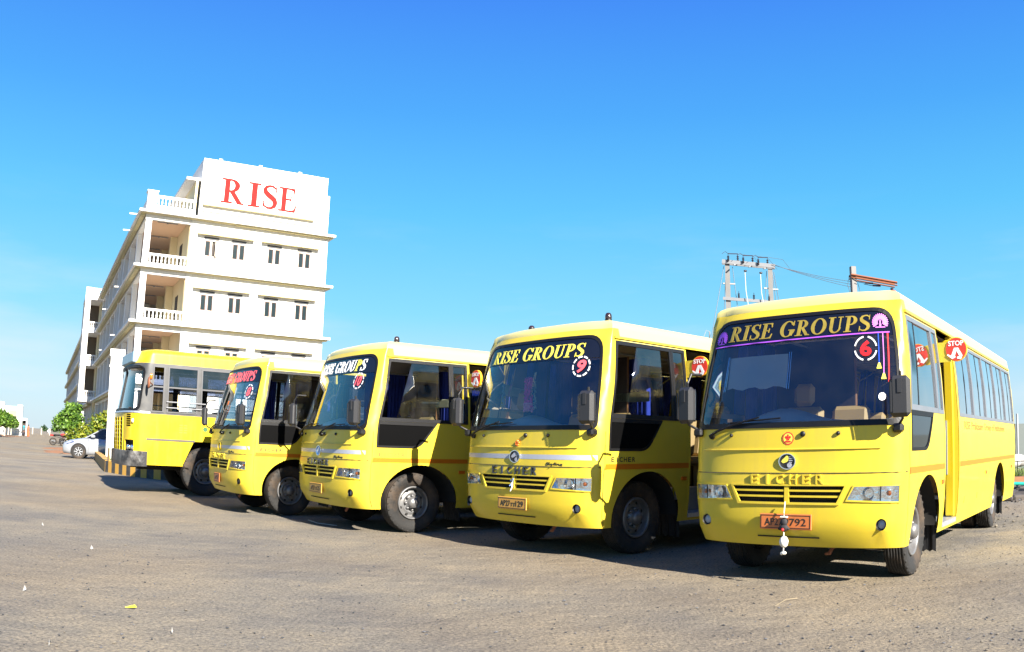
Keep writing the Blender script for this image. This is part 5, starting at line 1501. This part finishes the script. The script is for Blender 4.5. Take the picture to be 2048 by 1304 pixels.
# ---------------------------------------------------------------- silver car
def make_car():
    a = math.atan2(-.40, -.917)
    root = empty('parked_car', (-19.27, 34.17, 0), 0)
    # local x forward; place front near wheel at (-19.27,34.17)
    root.rotation_euler = (0, 0, a)
    M = Matrix.Rotation(a, 4, 'Z'); off = M @ Vector((1.25, .74, 0))
    root.location = Vector((-19.27, 34.17, 0)) - off
    tag(root, 'silver saloon car parked nose out behind the white gate pillar', 'car')
    # sections along x: (x, half width, z sill, z belt, z top, half width top)
    secs = [(2.02, .55, .30, .52, .56, .45), (1.95, .74, .22, .62, .68, .58), (1.7, .82, .20, .74, .80, .66), (1.2, .855, .19, .84, .90, .70), (.85, .86, .19, .88, .95, .70), (.0, .86, .19, .91, .92, .74), (-1.0, .86, .19, .94, .95, .74), (-1.6, .85, .22, .97, 1.02, .68), (-2.0, .80, .28, .96, 1.0, .62), (-2.12, .70, .36, .90, .95, .55)]
    v = []; f = []; n = 12
    for x, hw, zs, zb, zt, ht in secs:
        ring = [(-hw * .92, zs), (-hw, zs + .14), (-hw * 1.0, (zs + zb) / 2 + .06), (-hw * .975, zb), (-ht, zt), (-ht * .5, zt + .02), (ht * .5, zt + .02), (ht, zt), (hw * .975, zb), (hw, (zs + zb) / 2 + .06), (hw, zs + .14), (hw * .92, zs)]
        v += [(x, p, z) for p, z in ring]
    for i in range(len(secs) - 1):
        for k in range(n): j = (k + 1) % n; f.append((i * n + k, (i + 1) * n + k, (i + 1) * n + j, i * n + j))
    f += [tuple(range(n)), tuple((len(secs) - 1) * n + k for k in range(n - 1, -1, -1))]
    body = mesh('body', v, f, CARP, root, True)
    cab = [(.95, .93, .93, .70), (.22, 1.38, .93, .60), (-.25, 1.46, .93, .58), (-.95, 1.44, .94, .58), (-1.75, 1.05, .98, .62)]
    v = []; f = []
    for x, zt, zb, hw in cab:
        wb = .76; v += [(x, -wb, zb), (x, -hw, zt - .03), (x, -hw * .8, zt), (x, hw * .8, zt), (x, hw, zt - .03), (x, wb, zb)]
    for i in range(len(cab) - 1):
        for k in range(5): f.append((i * 6 + k, (i + 1) * 6 + k, (i + 1) * 6 + k + 1, i * 6 + k + 1))
    mi = [0 if k in (1, 2, 3) and i in (1, 2) else (1 if k in (0, 4) else 1 if i in (0, 3) and k == 2 else 0) for i in range(len(cab) - 1) for k in range(5)]
    mesh('cabin', v, f, [CARP, CARG], root, False, mi)
    for sg in (-1, 1):
        B = MB(); B.tube([(.97, sg * .765, .93), (.22, sg * .61, 1.37), (-.25, sg * .59, 1.45), (-.95, sg * .59, 1.43), (-1.75, sg * .64, 1.05)], .028, 6); B.tube([(-.12, sg * .77, .94), (-.15, sg * .60, 1.44)], .026, 6); B.build('window_pillar', CARP, root)
        B = MB(); B.bbox(.50, .70, *sorted((sg * .80, sg * .98)), .96, 1.10, .04); B.build('mirror', CARP, root)
        for x in (1.25, -1.30):
            B = MB(); R = .215; B.lathe([(R, -.08 * sg), (R, .07 * sg), (R * .92, .085 * sg), (R * .86, .04 * sg), (R * .3, .06 * sg), (.001, .07 * sg)], axis='y', n=30)
            for k in range(8):
                t = 2 * pi * k / 8; B.tube([(.05 * cos(t), .075 * sg, .05 * sin(t)), (R * .9 * cos(t), .075 * sg, R * .9 * sin(t))], .022, 6)
            w = B.build('wheel', mat('alloy_wheel', (.34, .35, .36), .35, metal=.3), root, False, (x, sg * .79, .315))
            B = MB(); B.lathe([(.22, -.08), (.27, -.10), (.305, -.085), (.315, -.06), (.315, .06), (.305, .085), (.27, .10), (.22, .08)], axis='y', n=36); B.build('tyre', TYRE, w, True)
            B = MB(); B.lathe([(.365, -.05 * sg), (.365, .008 * sg), (.001, .008 * sg)], axis='y', n=30); B.build('wheel_arch', DARK, root, False, (x, sg * .86, .335))
        B = MB(); B.add([(1.98, sg * .52, .60), (1.80, sg * .79, .62), (1.45, sg * .84, .74), (1.55, sg * .76, .79), (1.86, sg * .62, .70)], [(0, 1, 2, 3, 4) if sg > 0 else (4, 3, 2, 1, 0)])
        B.v = [tuple(Vector(p) + Vector((.012, sg * .012, .004))) for p in B.v]
        B.build('headlight', REFL, root)
        for xa, z0_, z1_ in ((-.155, .25, .94), (.80, .30, .90)): B = MB(); B.box(xa, xa + .01, *sorted((sg * .855, sg * .869)), z0_, z1_); B.build('door_gap', DARK, root)
        B = MB(); B.bbox(-.10, .08, *sorted((sg * .865, sg * .885)), .82, .85, .008); B.build('door_handle', CARP, root)
    B = MB(); B.box(1.985, 2.03, -.42, .42, .30, .44); B.build('air_intake', DARK, root)
make_car()

# ---------------------------------------------------------------- motorbikes
def make_bike(loc, rz, pm, label):
    r = empty('motorbike', loc, rz); tag(r, label, 'motorbike', 'motorbikes by the tree')
    for x in (.62, -.62):
        B = MB(); B.lathe([(.23, -.03), (.24, 0), (.23, .03), (.215, 0), (.23, -.03)], axis='y', n=24)
        for k in range(6): t = pi * k / 6; B.tube([(.22 * cos(t), 0, .22 * sin(t)), (-.22 * cos(t), 0, -.22 * sin(t))], .010, 5)
        w = B.build('wheel', BLACKP, r, False, (x, 0, .30)); B = MB(); B.lathe([(.235, -.04), (.27, -.05), (.30, -.03), (.30, .03), (.27, .05), (.235, .04)], axis='y', n=26); B.build('tyre', TYRE, w, True)
        B = MB(); B.add([(x + .34 * cos(t), s, .30 + .34 * sin(t)) for t in np.linspace(.5, 2.6, 8) for s in (-.07, .07)], [(2 * i, 2 * i + 1, 2 * i + 3, 2 * i + 2) for i in range(7)]); B.build('mudguard', pm, r)
    B = MB(); B.ball((.18, 0, .80), .22, 10, 0, (1.25, .55, .62)); B.build('fuel_tank', pm, r, True)
    B = MB(); B.bbox(-.62, .02, -.13, .13, .74, .86, .05); B.build('seat', BLACK, r)
    B = MB(); B.bbox(-.14, .26, -.13, .13, .28, .56, .05); B.tube([(.5, 0, .78), (.1, 0, .62), (-.4, 0, .68), (-.85, 0, .82)], .035, 8); B.tube([(.1, 0, .6), (-.1, 0, .3), (-.62, 0, .3)], .03, 8); B.build('frame', BLACKP, r)
    B = MB(); B.tube([(.62, .09, .30), (.42, .09, .95)], .025, 8); B.tube([(.62, -.09, .30), (.42, -.09, .95)], .025, 8); B.tube([(.30, -.36, 1.03), (.40, -.1, 1.0), (.40, .1, 1.0), (.30, .36, 1.03)], .015, 8); B.build('handlebar', BLACK, r)
    B = MB(); B.ball((.55, 0, .90), .11, 10); B.build('headlight', REFL, r, True)
    B = MB(); B.tube([(.2, .15, .32), (-.1, .16, .27), (-.78, .17, .36)], [.025, .035, .045], 8); B.build('exhaust', ALUD, r)
    B = MB(); B.bbox(-.88, -.62, -.10, .10, .72, .84, .03); B.build('tail_cowl', pm, r)
    return r
BKD = radians(30)
make_bike((-34.6, 58.4, 0), BKD, REDP, 'red motorbike standing behind the tail of the black one, by the road')
make_bike((-33.2, 57.6, 0), BKD + .12, BLKP, 'black motorbike parked between the silver car and the red one')
hm = empty('helmet', (-35.5, 57.95, .92), 0); tag(hm, 'white helmet resting on the tail of the red motorbike', 'helmet')
B = MB(); B.ball((0, 0, .10), .15, 10); B.build('shell', WHITE, hm, True)
B = MB(); B.box(-.09, .09, -.155, -.10, .05, .13); B.build('visor', BLKP, hm)

# ---------------------------------------------------------------- people on the road
def person(name, loc, h, rz, top_m, leg_m, label, sari=False):
    root = empty('person', loc, rz); tag(root, label, 'person')
    k = h / 1.70
    J = {'pel': (0, 0, .92), 'che': (0, 0, 1.28), 'nek': (0, 0, 1.46), 'hd': (0, 0, 1.58), 'top': (0, 0, 1.66),
         'shl': (-.18, 0, 1.40), 'ell': (-.23, .03, 1.12), 'hal': (-.24, -.03, .86), 'shr': (.18, 0, 1.40), 'elr': (.23, .03, 1.12), 'har': (.24, -.05, .86),
         'hpl': (-.09, 0, .88), 'knl': (-.10, -.06, .48), 'anl': (-.10, .02, .07), 'ftl': (-.10, -.12, .03), 'hpr': (.09, 0, .88), 'knr': (.10, .04, .48), 'anr': (.10, .10, .09), 'ftr': (.10, -.02, .03)}
    R = {'pel': .13, 'che': .14, 'nek': .055, 'hd': .095, 'top': .07, 'shl': .06, 'ell': .045, 'hal': .035, 'shr': .06, 'elr': .045, 'har': .035, 'hpl': .09, 'knl': .06, 'anl': .04, 'ftl': .035, 'hpr': .09, 'knr': .06, 'anr': .04, 'ftr': .035}
    E_ = [('pel', 'che'), ('che', 'nek'), ('nek', 'hd'), ('hd', 'top'), ('che', 'shl'), ('shl', 'ell'), ('ell', 'hal'), ('che', 'shr'), ('shr', 'elr'), ('elr', 'har'), ('pel', 'hpl'), ('hpl', 'knl'), ('knl', 'anl'), ('anl', 'ftl'), ('pel', 'hpr'), ('hpr', 'knr'), ('knr', 'anr'), ('anr', 'ftr')]
    ks = list(J); me = bpy.data.meshes.new('body'); me.from_pydata([tuple(c * k for c in J[q]) for q in ks], [(ks.index(a), ks.index(b)) for a, b in E_], [])
    o = link('body', me, SKIN, root)
    sm = o.modifiers.new('skin', 'SKIN'); o.modifiers.new('smooth', 'SUBSURF').levels = 1; o.modifiers['smooth'].render_levels = 1; sm.use_smooth_shade = True
    for i, q in enumerate(ks): me.skin_vertices[0].data[i].radius = (R[q] * k, R[q] * k * (.75 if q in ('pel', 'che') else 1)); me.skin_vertices[0].data[i].use_root = (q == 'pel')
    B = MB(); B.ball((0, .012 * k, 1.63 * k), .108 * k, 8, 0, (.95, 1.05, .85)); B.build('hair', HAIR, root, True)
    if sari:
        B = MB(); B.lathe([(.21, .06), (.20, .4), (.17, .8), (.155, 1.0), (.17, 1.25), (.185, 1.40), (.08, 1.46)], n=14); B.v = [(x * k, y * k * .8, z * k) for x, y, z in B.v]; B.build('sari', top_m, root, True)
        B = MB(); B.add([(-.2 * k, -.1 * k, 1.42 * k), (.02, -.16 * k, 1.2 * k), (.2 * k, .05, .9 * k), (.24 * k, .12, .5 * k), (.16 * k, .16, .5 * k), (-.1 * k, .14 * k, 1.42 * k)], [(0, 1, 2, 3, 4, 5)]); B.build('sari_end', top_m, root)
    else:
        B = MB(); B.lathe([(.165, .82), (.16, 1.0), (.175, 1.25), (.19, 1.40), (.07, 1.47)], n=14); B.v = [(x * k, y * k * .75, z * k) for x, y, z in B.v]
        for s_ in (-1, 1): B.tube([(s_ * .18 * k, 0, 1.41 * k), (s_ * .235 * k, .03 * k, 1.13 * k)], [.08 * k, .06 * k], 8)
        B.build('shirt', top_m, root, True)
        B = MB()
        for a, b, c in (('hpl', 'knl', 'anl'), ('hpr', 'knr', 'anr')): B.tube([tuple(q * k for q in J[a]), tuple(q * k for q in J[b]), tuple(q * k for q in J[c])], [.115 * k, .085 * k, .07 * k], 8)
        B.build('trousers', leg_m, root, True)
    return root
def on_ray(px, py, dist):
    """ground point under the view direction of a spot in the photograph"""
    return px, py
person('person', (-65.6, 100.4, 0), 1.70, 2.2, TEAL, NAVY, 'person in a teal shirt and dark trousers walking on the far road')
person('person', (-65.1, 100.8, 0), 1.62, 2.5, SARI, SARI, 'person in an orange sari walking on the far road', True)

# ---------------------------------------------------------------- trees, hedges, soil
def tree(loc, blobs, n, size, m, label, h=1.2, r=.09, wash=False, limbs=5, seed=1, name='broadleaf_tree', group=None, shell=.55):
    root = empty(name, loc); tag(root, label, 'tree', group)
    B = MB(); B.tube([(0, 0, 0), (.04, .02, h * .6), (0, .05, h)], [r, r * .8, r * .7], 8); t = B.build('trunk', WASH if wash else BARK, root)
    rr = random.Random(seed)
    B = MB()
    for k in range(limbs):
        b = blobs[rr.randrange(len(blobs))]; B.tube([(0, .03, h * .85), (b[0] * .5, b[1] * .5, (h + b[2]) / 2), (b[0], b[1], b[2])], [r * .5, r * .35, r * .12], 6)
    B.build('limb', BARK, t)
    v, f = leaf_cloud(blobs, n, size, seed, shell=shell)
    mesh('crown', v, f, m, root)
    return root
tree((-38.6, 66.2, 0), [(-.7, 0, 1.75, .75), (.6, .1, 1.8, .85), (0, .2, 2.5, .95), (.55, -.1, 2.9, .75), (-.55, .2, 2.2, .7), (.9, .1, 2.3, .7), (.2, 0, 3.35, .5), (-1.05, .1, 2.0, .5), (.95, 0, 3.3, .45), (.1, -.4, 1.7, .7)], 5200, .26, LEAF1, 'bushy green tree with broad leaves behind the motorbikes', 1.1, .10, True, 7, 4, shell=.35)
hv = empty('hedge_shrub', (-26.4, 50.5, 0)); tag(hv, 'yellow green leafy shrub by the wall of the white building', 'shrub')
bl = [(-1.1, -.9, 1.2, .8), (-.5, -.3, 1.9, .75), (.1, .1, 2.2, .75), (.7, .3, 2.1, .8), (.0, -.2, 1.1, .9), (.9, .2, 1.2, .9), (-1.6, -1.5, .9, .7)]
v, f = leaf_cloud(bl, 5200, .17, 9, shell=.35); mesh('foliage', v, f, LEAF2, hv)
B = MB()
for b in bl: B.tube([(b[0] * .6, b[1] * .6, 0), (b[0], b[1], b[2])], [.05, .02], 6)
B.build('stem', BARK, hv)
# low white wall with square openings and pickets below the tree
lw = empty('low_wall', (-30.0, 55.2, 0), radians(122)); tag(lw, 'low white wall with small square openings behind the car', 'wall')
P, T = tri2d([('+', R4(-2.2, 0, 2.2, .95))] + [('-', R4(-2.0 + k * .55, .45, -1.68 + k * .55, .75)) for k in range(8)])
v, f = place(P, T, lambda x, z, off: np.stack([x, -off, z], 1) if not np.isscalar(off) else np.stack([x, np.full_like(x, -off), z], 1), .08, -.08); mesh('panel', v, f, PLASTER, lw)
B = MB(); B.box(-2.25, 2.25, -.12, .12, .952, 1.04); B.build('coping', PLASTER, lw)
tg = empty('tree_guard', (-36.8, 65.5, 0), .5); tag(tg, 'row of pale wooden pickets round the foot of the green tree', 'fence')
for k in range(9): box('picket', -1.3 + k * .31, -1.3 + k * .31 + .12, -.02, .02, 0, 1.0 + .1 * (k % 3), WASH, tg)
# orange soil beside the car
def soil(name, cx, cy, rx, ry, h, rz, m, label, seed):
    r = np.random.default_rng(seed); n = 28; v = [(0, 0, h)]; f = []
    for q in (1, 2, 3, 4):
        for k in range(n):
            a = 2 * pi * k / n; s = q / 4 * (1 + .18 * r.normal() * (q > 1)); v.append((rx * s * cos(a), ry * s * sin(a), max(.003, h * (1 - q / 4) + .015 * r.normal()) if q < 4 else -.02))
    f += [(0, 1 + k, 1 + (k + 1) % n) for k in range(n)]
    for q in range(3):
        for k in range(n): j = (k + 1) % n; f.append((1 + q * n + k, 1 + (q + 1) * n + k, 1 + (q + 1) * n + j, 1 + q * n + j))
    o = mesh(name, v, f, m, None, True, None, (cx, cy, 0), (0, 0, rz)); tag(o, kind='stuff'); return o
soil('orange_soil', -24.6, 41.6, 1.1, 3.2, .10, radians(30), RUSTSOIL, '', 2)
soil('orange_soil', -28.8, 48.6, 1.1, 2.6, .10, radians(28), RUSTSOIL, '', 5)
soil('orange_soil', -63.5, 92.0, 2.4, 7.0, .12, radians(34), RUSTSOIL, '', 6)
# young trees with whitewashed trunks along the far side of the road
TREEPOS = [(-54.4, 77.9), (-56.9, 82.2), (-61.1, 89.1), (-66.3, 97.6), (-71.6, 106.1)]
for i, (x, y) in enumerate(TREEPOS):
    s = 1.0 + .03 * (2 - i)
    tree((x, y, 0), [(0, 0, 2.0 * s, 1.0 * s), (.6, .3, 1.8 * s, .8 * s), (-.6, -.2, 1.85 * s, .8 * s), (.1, 0, 2.45 * s, .65 * s)], 1500, .28, LEAF1, ['broad young tree with white trunk at the left edge of the far road', 'second young white trunked tree from the left edge, in the far row', 'middle young tree of the far row, before the white house', 'fourth young tree of the far row, slightly behind', 'smallest and furthest young tree in the far row'][i], 1.2, .12, True, 4, 20 + i, 'young_tree', 'young trees along the far road', shell=.35)
# far tree line
v, f = leaf_cloud([(-330 + 9 * k + random.random() * 5, 330 + random.random() * 30, .8 + random.random(), 1.4 + random.random() * 1.6, .7) for k in range(66)], 7000, .9, 5, shell=.3)
tag(mesh('far_woods', v, f, LEAF3), kind='stuff')
for k, (x, y) in enumerate(((-91.5, 143.3), (-90.0, 144.2), (-88.6, 145.1))):
    o = box('boundary_post', x - .10, x + .10, y - .10, y + .10, 0, 1.35, WASH); tag(o, ['short pale boundary post far down the road, leftmost of three', 'middle pale boundary post far down the road', 'rightmost pale boundary post far down the road, near the helmet'][k], 'post', 'boundary posts at the road end')

# white house on the far side of the road
hs = empty('white_house', (-74.3, 106.7, 0), .57); tag(hs, 'far white flat roofed house behind the young roadside trees', 'house')
def hbox(n_, *a, m=FARB): return box(n_, *a, m, hs)
hbox('wall', -14, .6, 0, 8, 0, 4.75); hbox('wall', .602, 2.75, .3, 8, 0, 4.15); hbox('wall', 2.752, 3.5, .1, 8, 0, 4.45)
hbox('roof_edge', .62, 2.74, .1, .298, 4.05, 4.22, m=mat('teal_edge', (.25, .42, .42), .7)); hbox('porch_slab', 3.502, 4.3, .2, 5, 2.25, 2.55); hbox('porch_post', 4.15, 4.28, .3, .45, 0, 2.24)
hbox('balcony', 1.5, 2.70, -.7, .298, 2.75, 3.55, m=mat('olive_balcony', (.30, .28, .16), .8)); hbox('window', .1, .45, -.03, -.001, 2.9, 3.6, m=LOUVER)
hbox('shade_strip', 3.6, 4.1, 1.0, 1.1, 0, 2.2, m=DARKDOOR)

# ---------------------------------------------------------------- twin pole structure and single pole behind the buses
dp = empty('twin_pole_structure', (9.40, 34.75, 0), 0); tag(dp, 'twin concrete power poles with cross beams and insulators behind bus 6', 'power pole')
D2 = np.array([1.80, -.54]); 
def dpt(t, z, o=0.0):
    e = D2 / np.linalg.norm(D2); p = D2 * t + np.array([-e[1], e[0]]) * o; return (p[0], p[1], z)
for t, zt in ((0, 9.35), (1, 9.05)):
    B = MB(); p = dpt(t, 0); M = Matrix.Translation((p[0], p[1], 0)) @ Matrix.Rotation(math.atan2(D2[1], D2[0]), 4, 'Z')
    B.add([M @ Vector(q) for q in [(-.14, -.10, 0), (.14, -.10, 0), (.14, .10, 0), (-.14, .10, 0), (-.10, -.08, zt), (.10, -.08, zt), (.10, .08, zt), (-.10, .08, zt)]], [(3, 2, 1, 0), (4, 5, 6, 7), (0, 1, 5, 4), (1, 2, 6, 5), (2, 3, 7, 6), (3, 0, 4, 7)])
    B.build('pole', CONC, dp)
def beam(name, z0, z1, w, hgt, o, t0=-.12, t1=1.12, m=GALV):
    a, b = Vector(dpt(t0, z0, o)), Vector(dpt(t1, z1, o)); d = (b - a).normalized(); side = Vector((0, 0, 1)).cross(d).normalized(); up = d.cross(side)
    v = [p + side * sx * w / 2 + up * sz * hgt / 2 for p in (a, b) for sx, sz in ((-1, -1), (1, -1), (1, 1), (-1, 1))]
    B = MB(); B.add(v, [(3, 2, 1, 0), (4, 5, 6, 7), (0, 1, 5, 4), (1, 2, 6, 5), (2, 3, 7, 6), (3, 0, 4, 7)]); return B.build(name, m, dp)
beam('cross_beam', 9.45, 9.15, .06, .17, -.13); beam('cross_beam', 9.45, 9.15, .06, .17, .13); beam('lower_beam', 7.80, 7.55, .06, .13, -.12)
def insulator(B, p, h=.30, r=.05):
    for k in range(4): B.lathe([(r * .5, k * h / 4), (r, k * h / 4 + h / 10), (r * .5, k * h / 4 + h / 5)], p, 'z', 10)
    B.tube([p, (p[0], p[1], p[2] + h + .08)], .012, 6)
for t in (.25, .60, .95):
    z = 9.50 - .30 * t
    B = MB(); insulator(B, dpt(t, z, .25), .34, .06); insulator(B, dpt(t - .22, z, -.2), .26, .06); B.build('insulator', INSUL, dp)
    B = MB(); B.tube([dpt(t, z + .42, .25), dpt(t - .22, z + .34, -.2)], .022, 6); B.tube([dpt(t - .22, z + .34, -.2), dpt(t - .28, z + .42, -.3), dpt(t - .36, z + .30, -.4)], .01, 5); B.build('switch_arm', INSUL, dp)
    B = MB(); B.box(*sum(([a - .05, a + .05] for a in dpt(t, 0, -.02)[:2]), []), z - .35, z - .05) if 0 else B.tube([dpt(t, z - .03, .22), dpt(t - .10, z - .22, -.38)], .035, 6); B.build('stay', GALV, dp)
    B = MB(); insulator(B, dpt(t, 7.85 - .25 * t, -.12), .22, .055); B.build('insulator', INSUL, dp)
for t in (.42, .78):
    B = MB(); z = 9.2 - .3 * t; B.ball(dpt(t, z - .12, -.25), .06, 8, 0, (1.3, 1, .8)); B.build('insulator', INSUL, dp)
    B = MB(); B.tube([dpt(t - .01, z - .15, -.25), dpt(t, z - 1.0, -.24), dpt(t + .06, 7.2, -.22)], .016, 6); B.build('cable_drop', mat('pale_cable', (.45, .48, .5), .5), dp)
for t, dx, dz in ((-.08, -1.0, 4.2), (.12, .35, 5.2), (.92, -.35, 5.4), (1.05, .35, 5.0), (1.08, .55, 5.2), (-.03, -.25, 5.6)):
    B = MB(); a = Vector(dpt(t, 9.25 - .3 * max(t, 0), 0)); b = a + Vector((dx, -.1, -9.2 + dz + .2)); B.tube([a, b], .013, 5)
    q = a + (b - a) * .85; B.tube([a + (b - a) * .82, q], .045, 6); B.build('guy_wire', WIRE, dp)
for t in (-.05, .10, .9, 1.1):
    B = MB(); p = dpt(t, 8.45 - .3 * max(t, 0), 0); B.box(p[0] - .13, p[0] + .13, p[1] - .05, p[1] + .05, p[2], p[2] + .05); B.build('clamp', GALV, dp)
# fuse post peeping over bus 9's roof
B = MB(); B.tube([(-.85, .1, 5.7), (-.85, .1, 6.35)], .03, 6); B.tube([(-.85, .1, 6.35), (-1.0, .1, 6.4), (-1.12, .1, 6.1)], .012, 5); insulator(B, (-.85, .1, 5.75), .2, .06); B.build('fuse_post', GALV, dp)

sp = empty('single_pole', (14.6, 32.95, 0), 0); tag(sp, 'single concrete pole with rusty orange crossarm rising above the roof of bus 6', 'power pole')
B = MB(); B.box(-.11, .11, -.11, .11, 0, 9.0); B.build('pole', CONC, sp)
for o, z in ((-.13, 8.62), (.13, 8.60)):
    B = MB(); a, b = Vector((-.15, o, z)), Vector((1.75, -.62 + o, z - .42)); B.tube([a, b], .055, 4); B.tube([a + Vector((0, 0, -.12)), b + Vector((0, 0, -.12))], .03, 4); B.build('crossarm', RUST, sp)
B = MB(); B.tube([(1.55, -.6, 8.0), (1.55, -.6, 7.55)], .07, 8); B.build('hanger', INSUL, sp)
B = MB(); B.lathe([(.02, -.08), (.14, -.08), (.16, 0), (.14, .08), (.02, .08)], (1.52, -.75, 7.72), 'y', 18); B.build('red_pulley', SIGNRED, sp, True)
for k, (dx, z) in enumerate(((.35, 8.25), (.7, 8.15))):
    B = MB(); B.tube([(dx - .3, -.2, z + .06), (dx, -.25, z), (dx + .35, -.3, z - .03)], .014, 5); B.tube([(dx + .1, -.25, z), (dx + .45, -.3, z - .02)], .04, 6); B.build('strain_insulator', INSUL, sp)
B = MB(); B.tube([(-.2, 0, 8.5), (-.28, 0, 8.2), (-.15, 0, 7.7)], .012, 5); B.tube([(.2, 0, 8.3), (.3, 0, 7.9), (.25, 0, 7.5)], .012, 5); B.build('jumper', WIRE, sp)
for k in range(3):
    a = Vector((9.40, 34.75, 0)) + Vector(dpt(1.05, 9.30 - .03 * k, .2 - .2 * k)); b = Vector((14.45, 32.95, 8.35 - .12 * k)); pts = [a.lerp(b, t) - Vector((0, 0, .07 * 4 * t * (1 - t))) for t in np.linspace(0, 1, 12)]
    B = MB(); B.tube(pts, .010, 4); o = B.build('power_line', WIRE); tag(o, ['highest overhead wire between the twin poles and the single pole', 'middle overhead wire between the twin poles and the single pole', 'lowest overhead wire between the twin poles and the single pole'][k], 'wire', 'overhead wires')
for k in range(3):
    a = Vector((9.40, 34.75, 0)) + Vector(dpt(.25 + .35 * k, 9.85 - .10 * k, .25)); b = a + Vector((1.2, .2, -.55)); B = MB(); B.tube([a, a.lerp(b, .5) + Vector((.15, 0, .22)), b], .008, 4); B.build('jumper', WIRE, dp).location = (-9.40, -34.75, 0)

# ---------------------------------------------------------------- strip at the right: wall, railing, rubble, hose
o = box('sheet_wall', 22, 60, 37.0, 37.3, 0, 2.25, WALLG); tag(o, 'long grey green sheet wall seen past the rear of bus 6', 'wall')
o = box('wall_pole', 25.38, 25.46, 36.8, 36.88, 0, 2.75, GALV); tag(o, 'thin grey pole standing against the grey green wall', 'pole')
rl = empty('railing', (17.0, 24.7, .15), -.2); tag(rl, 'short black iron railing on the bank past bus 6', 'railing')
B = MB(); B.tube([(-.3, 0, .50), (4, 0, .50)], .02, 6); B.tube([(-.3, 0, .08), (4, 0, .08)], .02, 6); B.build('rail', BLACKP, rl)
for k in range(16): B = MB(); B.tube([(-.25 + k * .27, 0, .0), (-.25 + k * .27, 0, .50)], .016, 6); B.build('baluster', BLACKP, rl)
soil('bank', 19.5, 26.0, 4.5, 1.6, .28, -.2, mat('grassy_bank_soil', (.14, .12, .05), .95, var=.3, scale=3), '', 8)
grass_tufts('grass', [(16.2 + 6 * random.random(), 24.2 + 1.4 * random.random(), .10) for _ in range(420)], 5, .28)
o = box('low_block', 14.1, 19.5, 20.75, 21.1, 0, .30, BOXB); o.rotation_euler = (0, 0, 0); tag(o, 'low brown block lying behind the green hose', 'block')
B = MB(); B.tube([(11.6, 21.6, .10), (13.2, 20.6, .16), (14.2, 19.6, .12), (15.6, 18.8, .05), (18, 18.2, .05)], .06, 8); o = B.build('hose', HOSE, None, True); tag(o, 'green plastic hose lying on rubble behind bus 6', 'hose')
sk = empty('sack_heap', (19.2, 27.6, 0)); tag(sk, 'heap of white sacks before the grey green wall', 'sacks')
for k in range(7): B = MB(); B.ball((random.uniform(-1.2, 2.8), random.uniform(-.3, .3), .45 + random.random() * .35), .42, 8, 0, (1.2, .8, .6)); B.build('sack', SACK, sk, True)
def rubble(name, n, x0, x1, y0, y1, r0, m, seed):
    r = np.random.default_rng(seed); B = MB()
    for _ in range(n):
        x, y = x0 + (x1 - x0) * r.random(), y0 + (y1 - y0) * r.random(); s = r0 * (.3 + r.random() ** 2 * 1.4)
        M = Matrix.Translation((x, y, s * .25)) @ Matrix.Rotation(r.random() * 6, 4, 'Z') @ Matrix.Rotation(r.random(), 4, 'X')
        B.bbox(-s, s, -s * .7, s * .7, -s * .4, s * .4, s * .2, M=M)
    tag(B.build(name, m), kind='stuff')
rubble('rubble', 420, 10.5, 16.5, 15.5, 20.4, .12, RUBBLE, 4)
soil('dark_soil', 13.0, 17.6, 3.6, 2.2, .12, -.6, RUBBLE, '', 12)

# litter
def litter(name, x, y, s, m, label, cat, grp=None, rz=0, leaf=False):
    if leaf: v = [(-s, 0, .006), (-s * .4, s * .45, .02), (s * .5, s * .38, .03), (s, 0, .015), (s * .4, -s * .4, .012), (-s * .4, -s * .38, .01), (-s * 1.5, .0, .01)]; f = [(0, 5, 4, 3, 2, 1), (6, 0, 1)]
    else: v = [(-s, -s * .5, .004), (s * .8, -s * .6, .012), (s, s * .4, .02), (0, s * .2, .05), (-s * .7, s * .5, .012)]; f = [(0, 1, 3), (1, 2, 3), (2, 4, 3), (4, 0, 3), (0, 4, 2, 1)]
    o = mesh(name, v, f, m, None, False, None, (x, y, 0), (0, 0, rz)); tag(o, label, cat, grp)
litter('fallen_leaf', -2.62, 5.45, .036, LEAFY, 'single yellow leaf on the bare ground near the viewer', 'leaf', leaf=True, rz=.2)
for i, (x, y, s, lb) in enumerate(((-3.59, 5.55, .014, 'white paper scrap on the ground furthest left near the yellow leaf'), (-4.33, 8.01, .020, 'largest white paper scrap on the open ground'), (-5.86, 9.49, .018, 'white paper scrap farthest off on the open ground'), (-2.06, 4.86, .006, 'tiny white paper bit just in front of the yellow leaf'), (-2.55, 4.19, .006, 'tiny white paper bit at the bottom of the view'), (-9.67, 22.2, .05, 'pale paper scrap in the shade below the old bus'))):
    litter('paper_scrap', x, y, s, PAPER, lb, 'paper', 'paper scraps on the ground', i * 1.3)
B = MB(); B.tube([(2.08, 6.25, .01), (2.22, 6.4, .03), (2.36, 6.52, .012)], .0018, 5); o = B.build('straw_stalk', STRAW); tag(o, 'dry pale straw stalk on the dirt in front of bus 6', 'straw')
B = MB(); B.tube([(-3.15, 12.9, .015), (-2.9, 12.45, .02), (-2.55, 12.25, .015)], .007, 6); o = B.build('white_stick', PAPER); tag(o, 'white stick lying in the shadow in front of bus 10', 'stick')
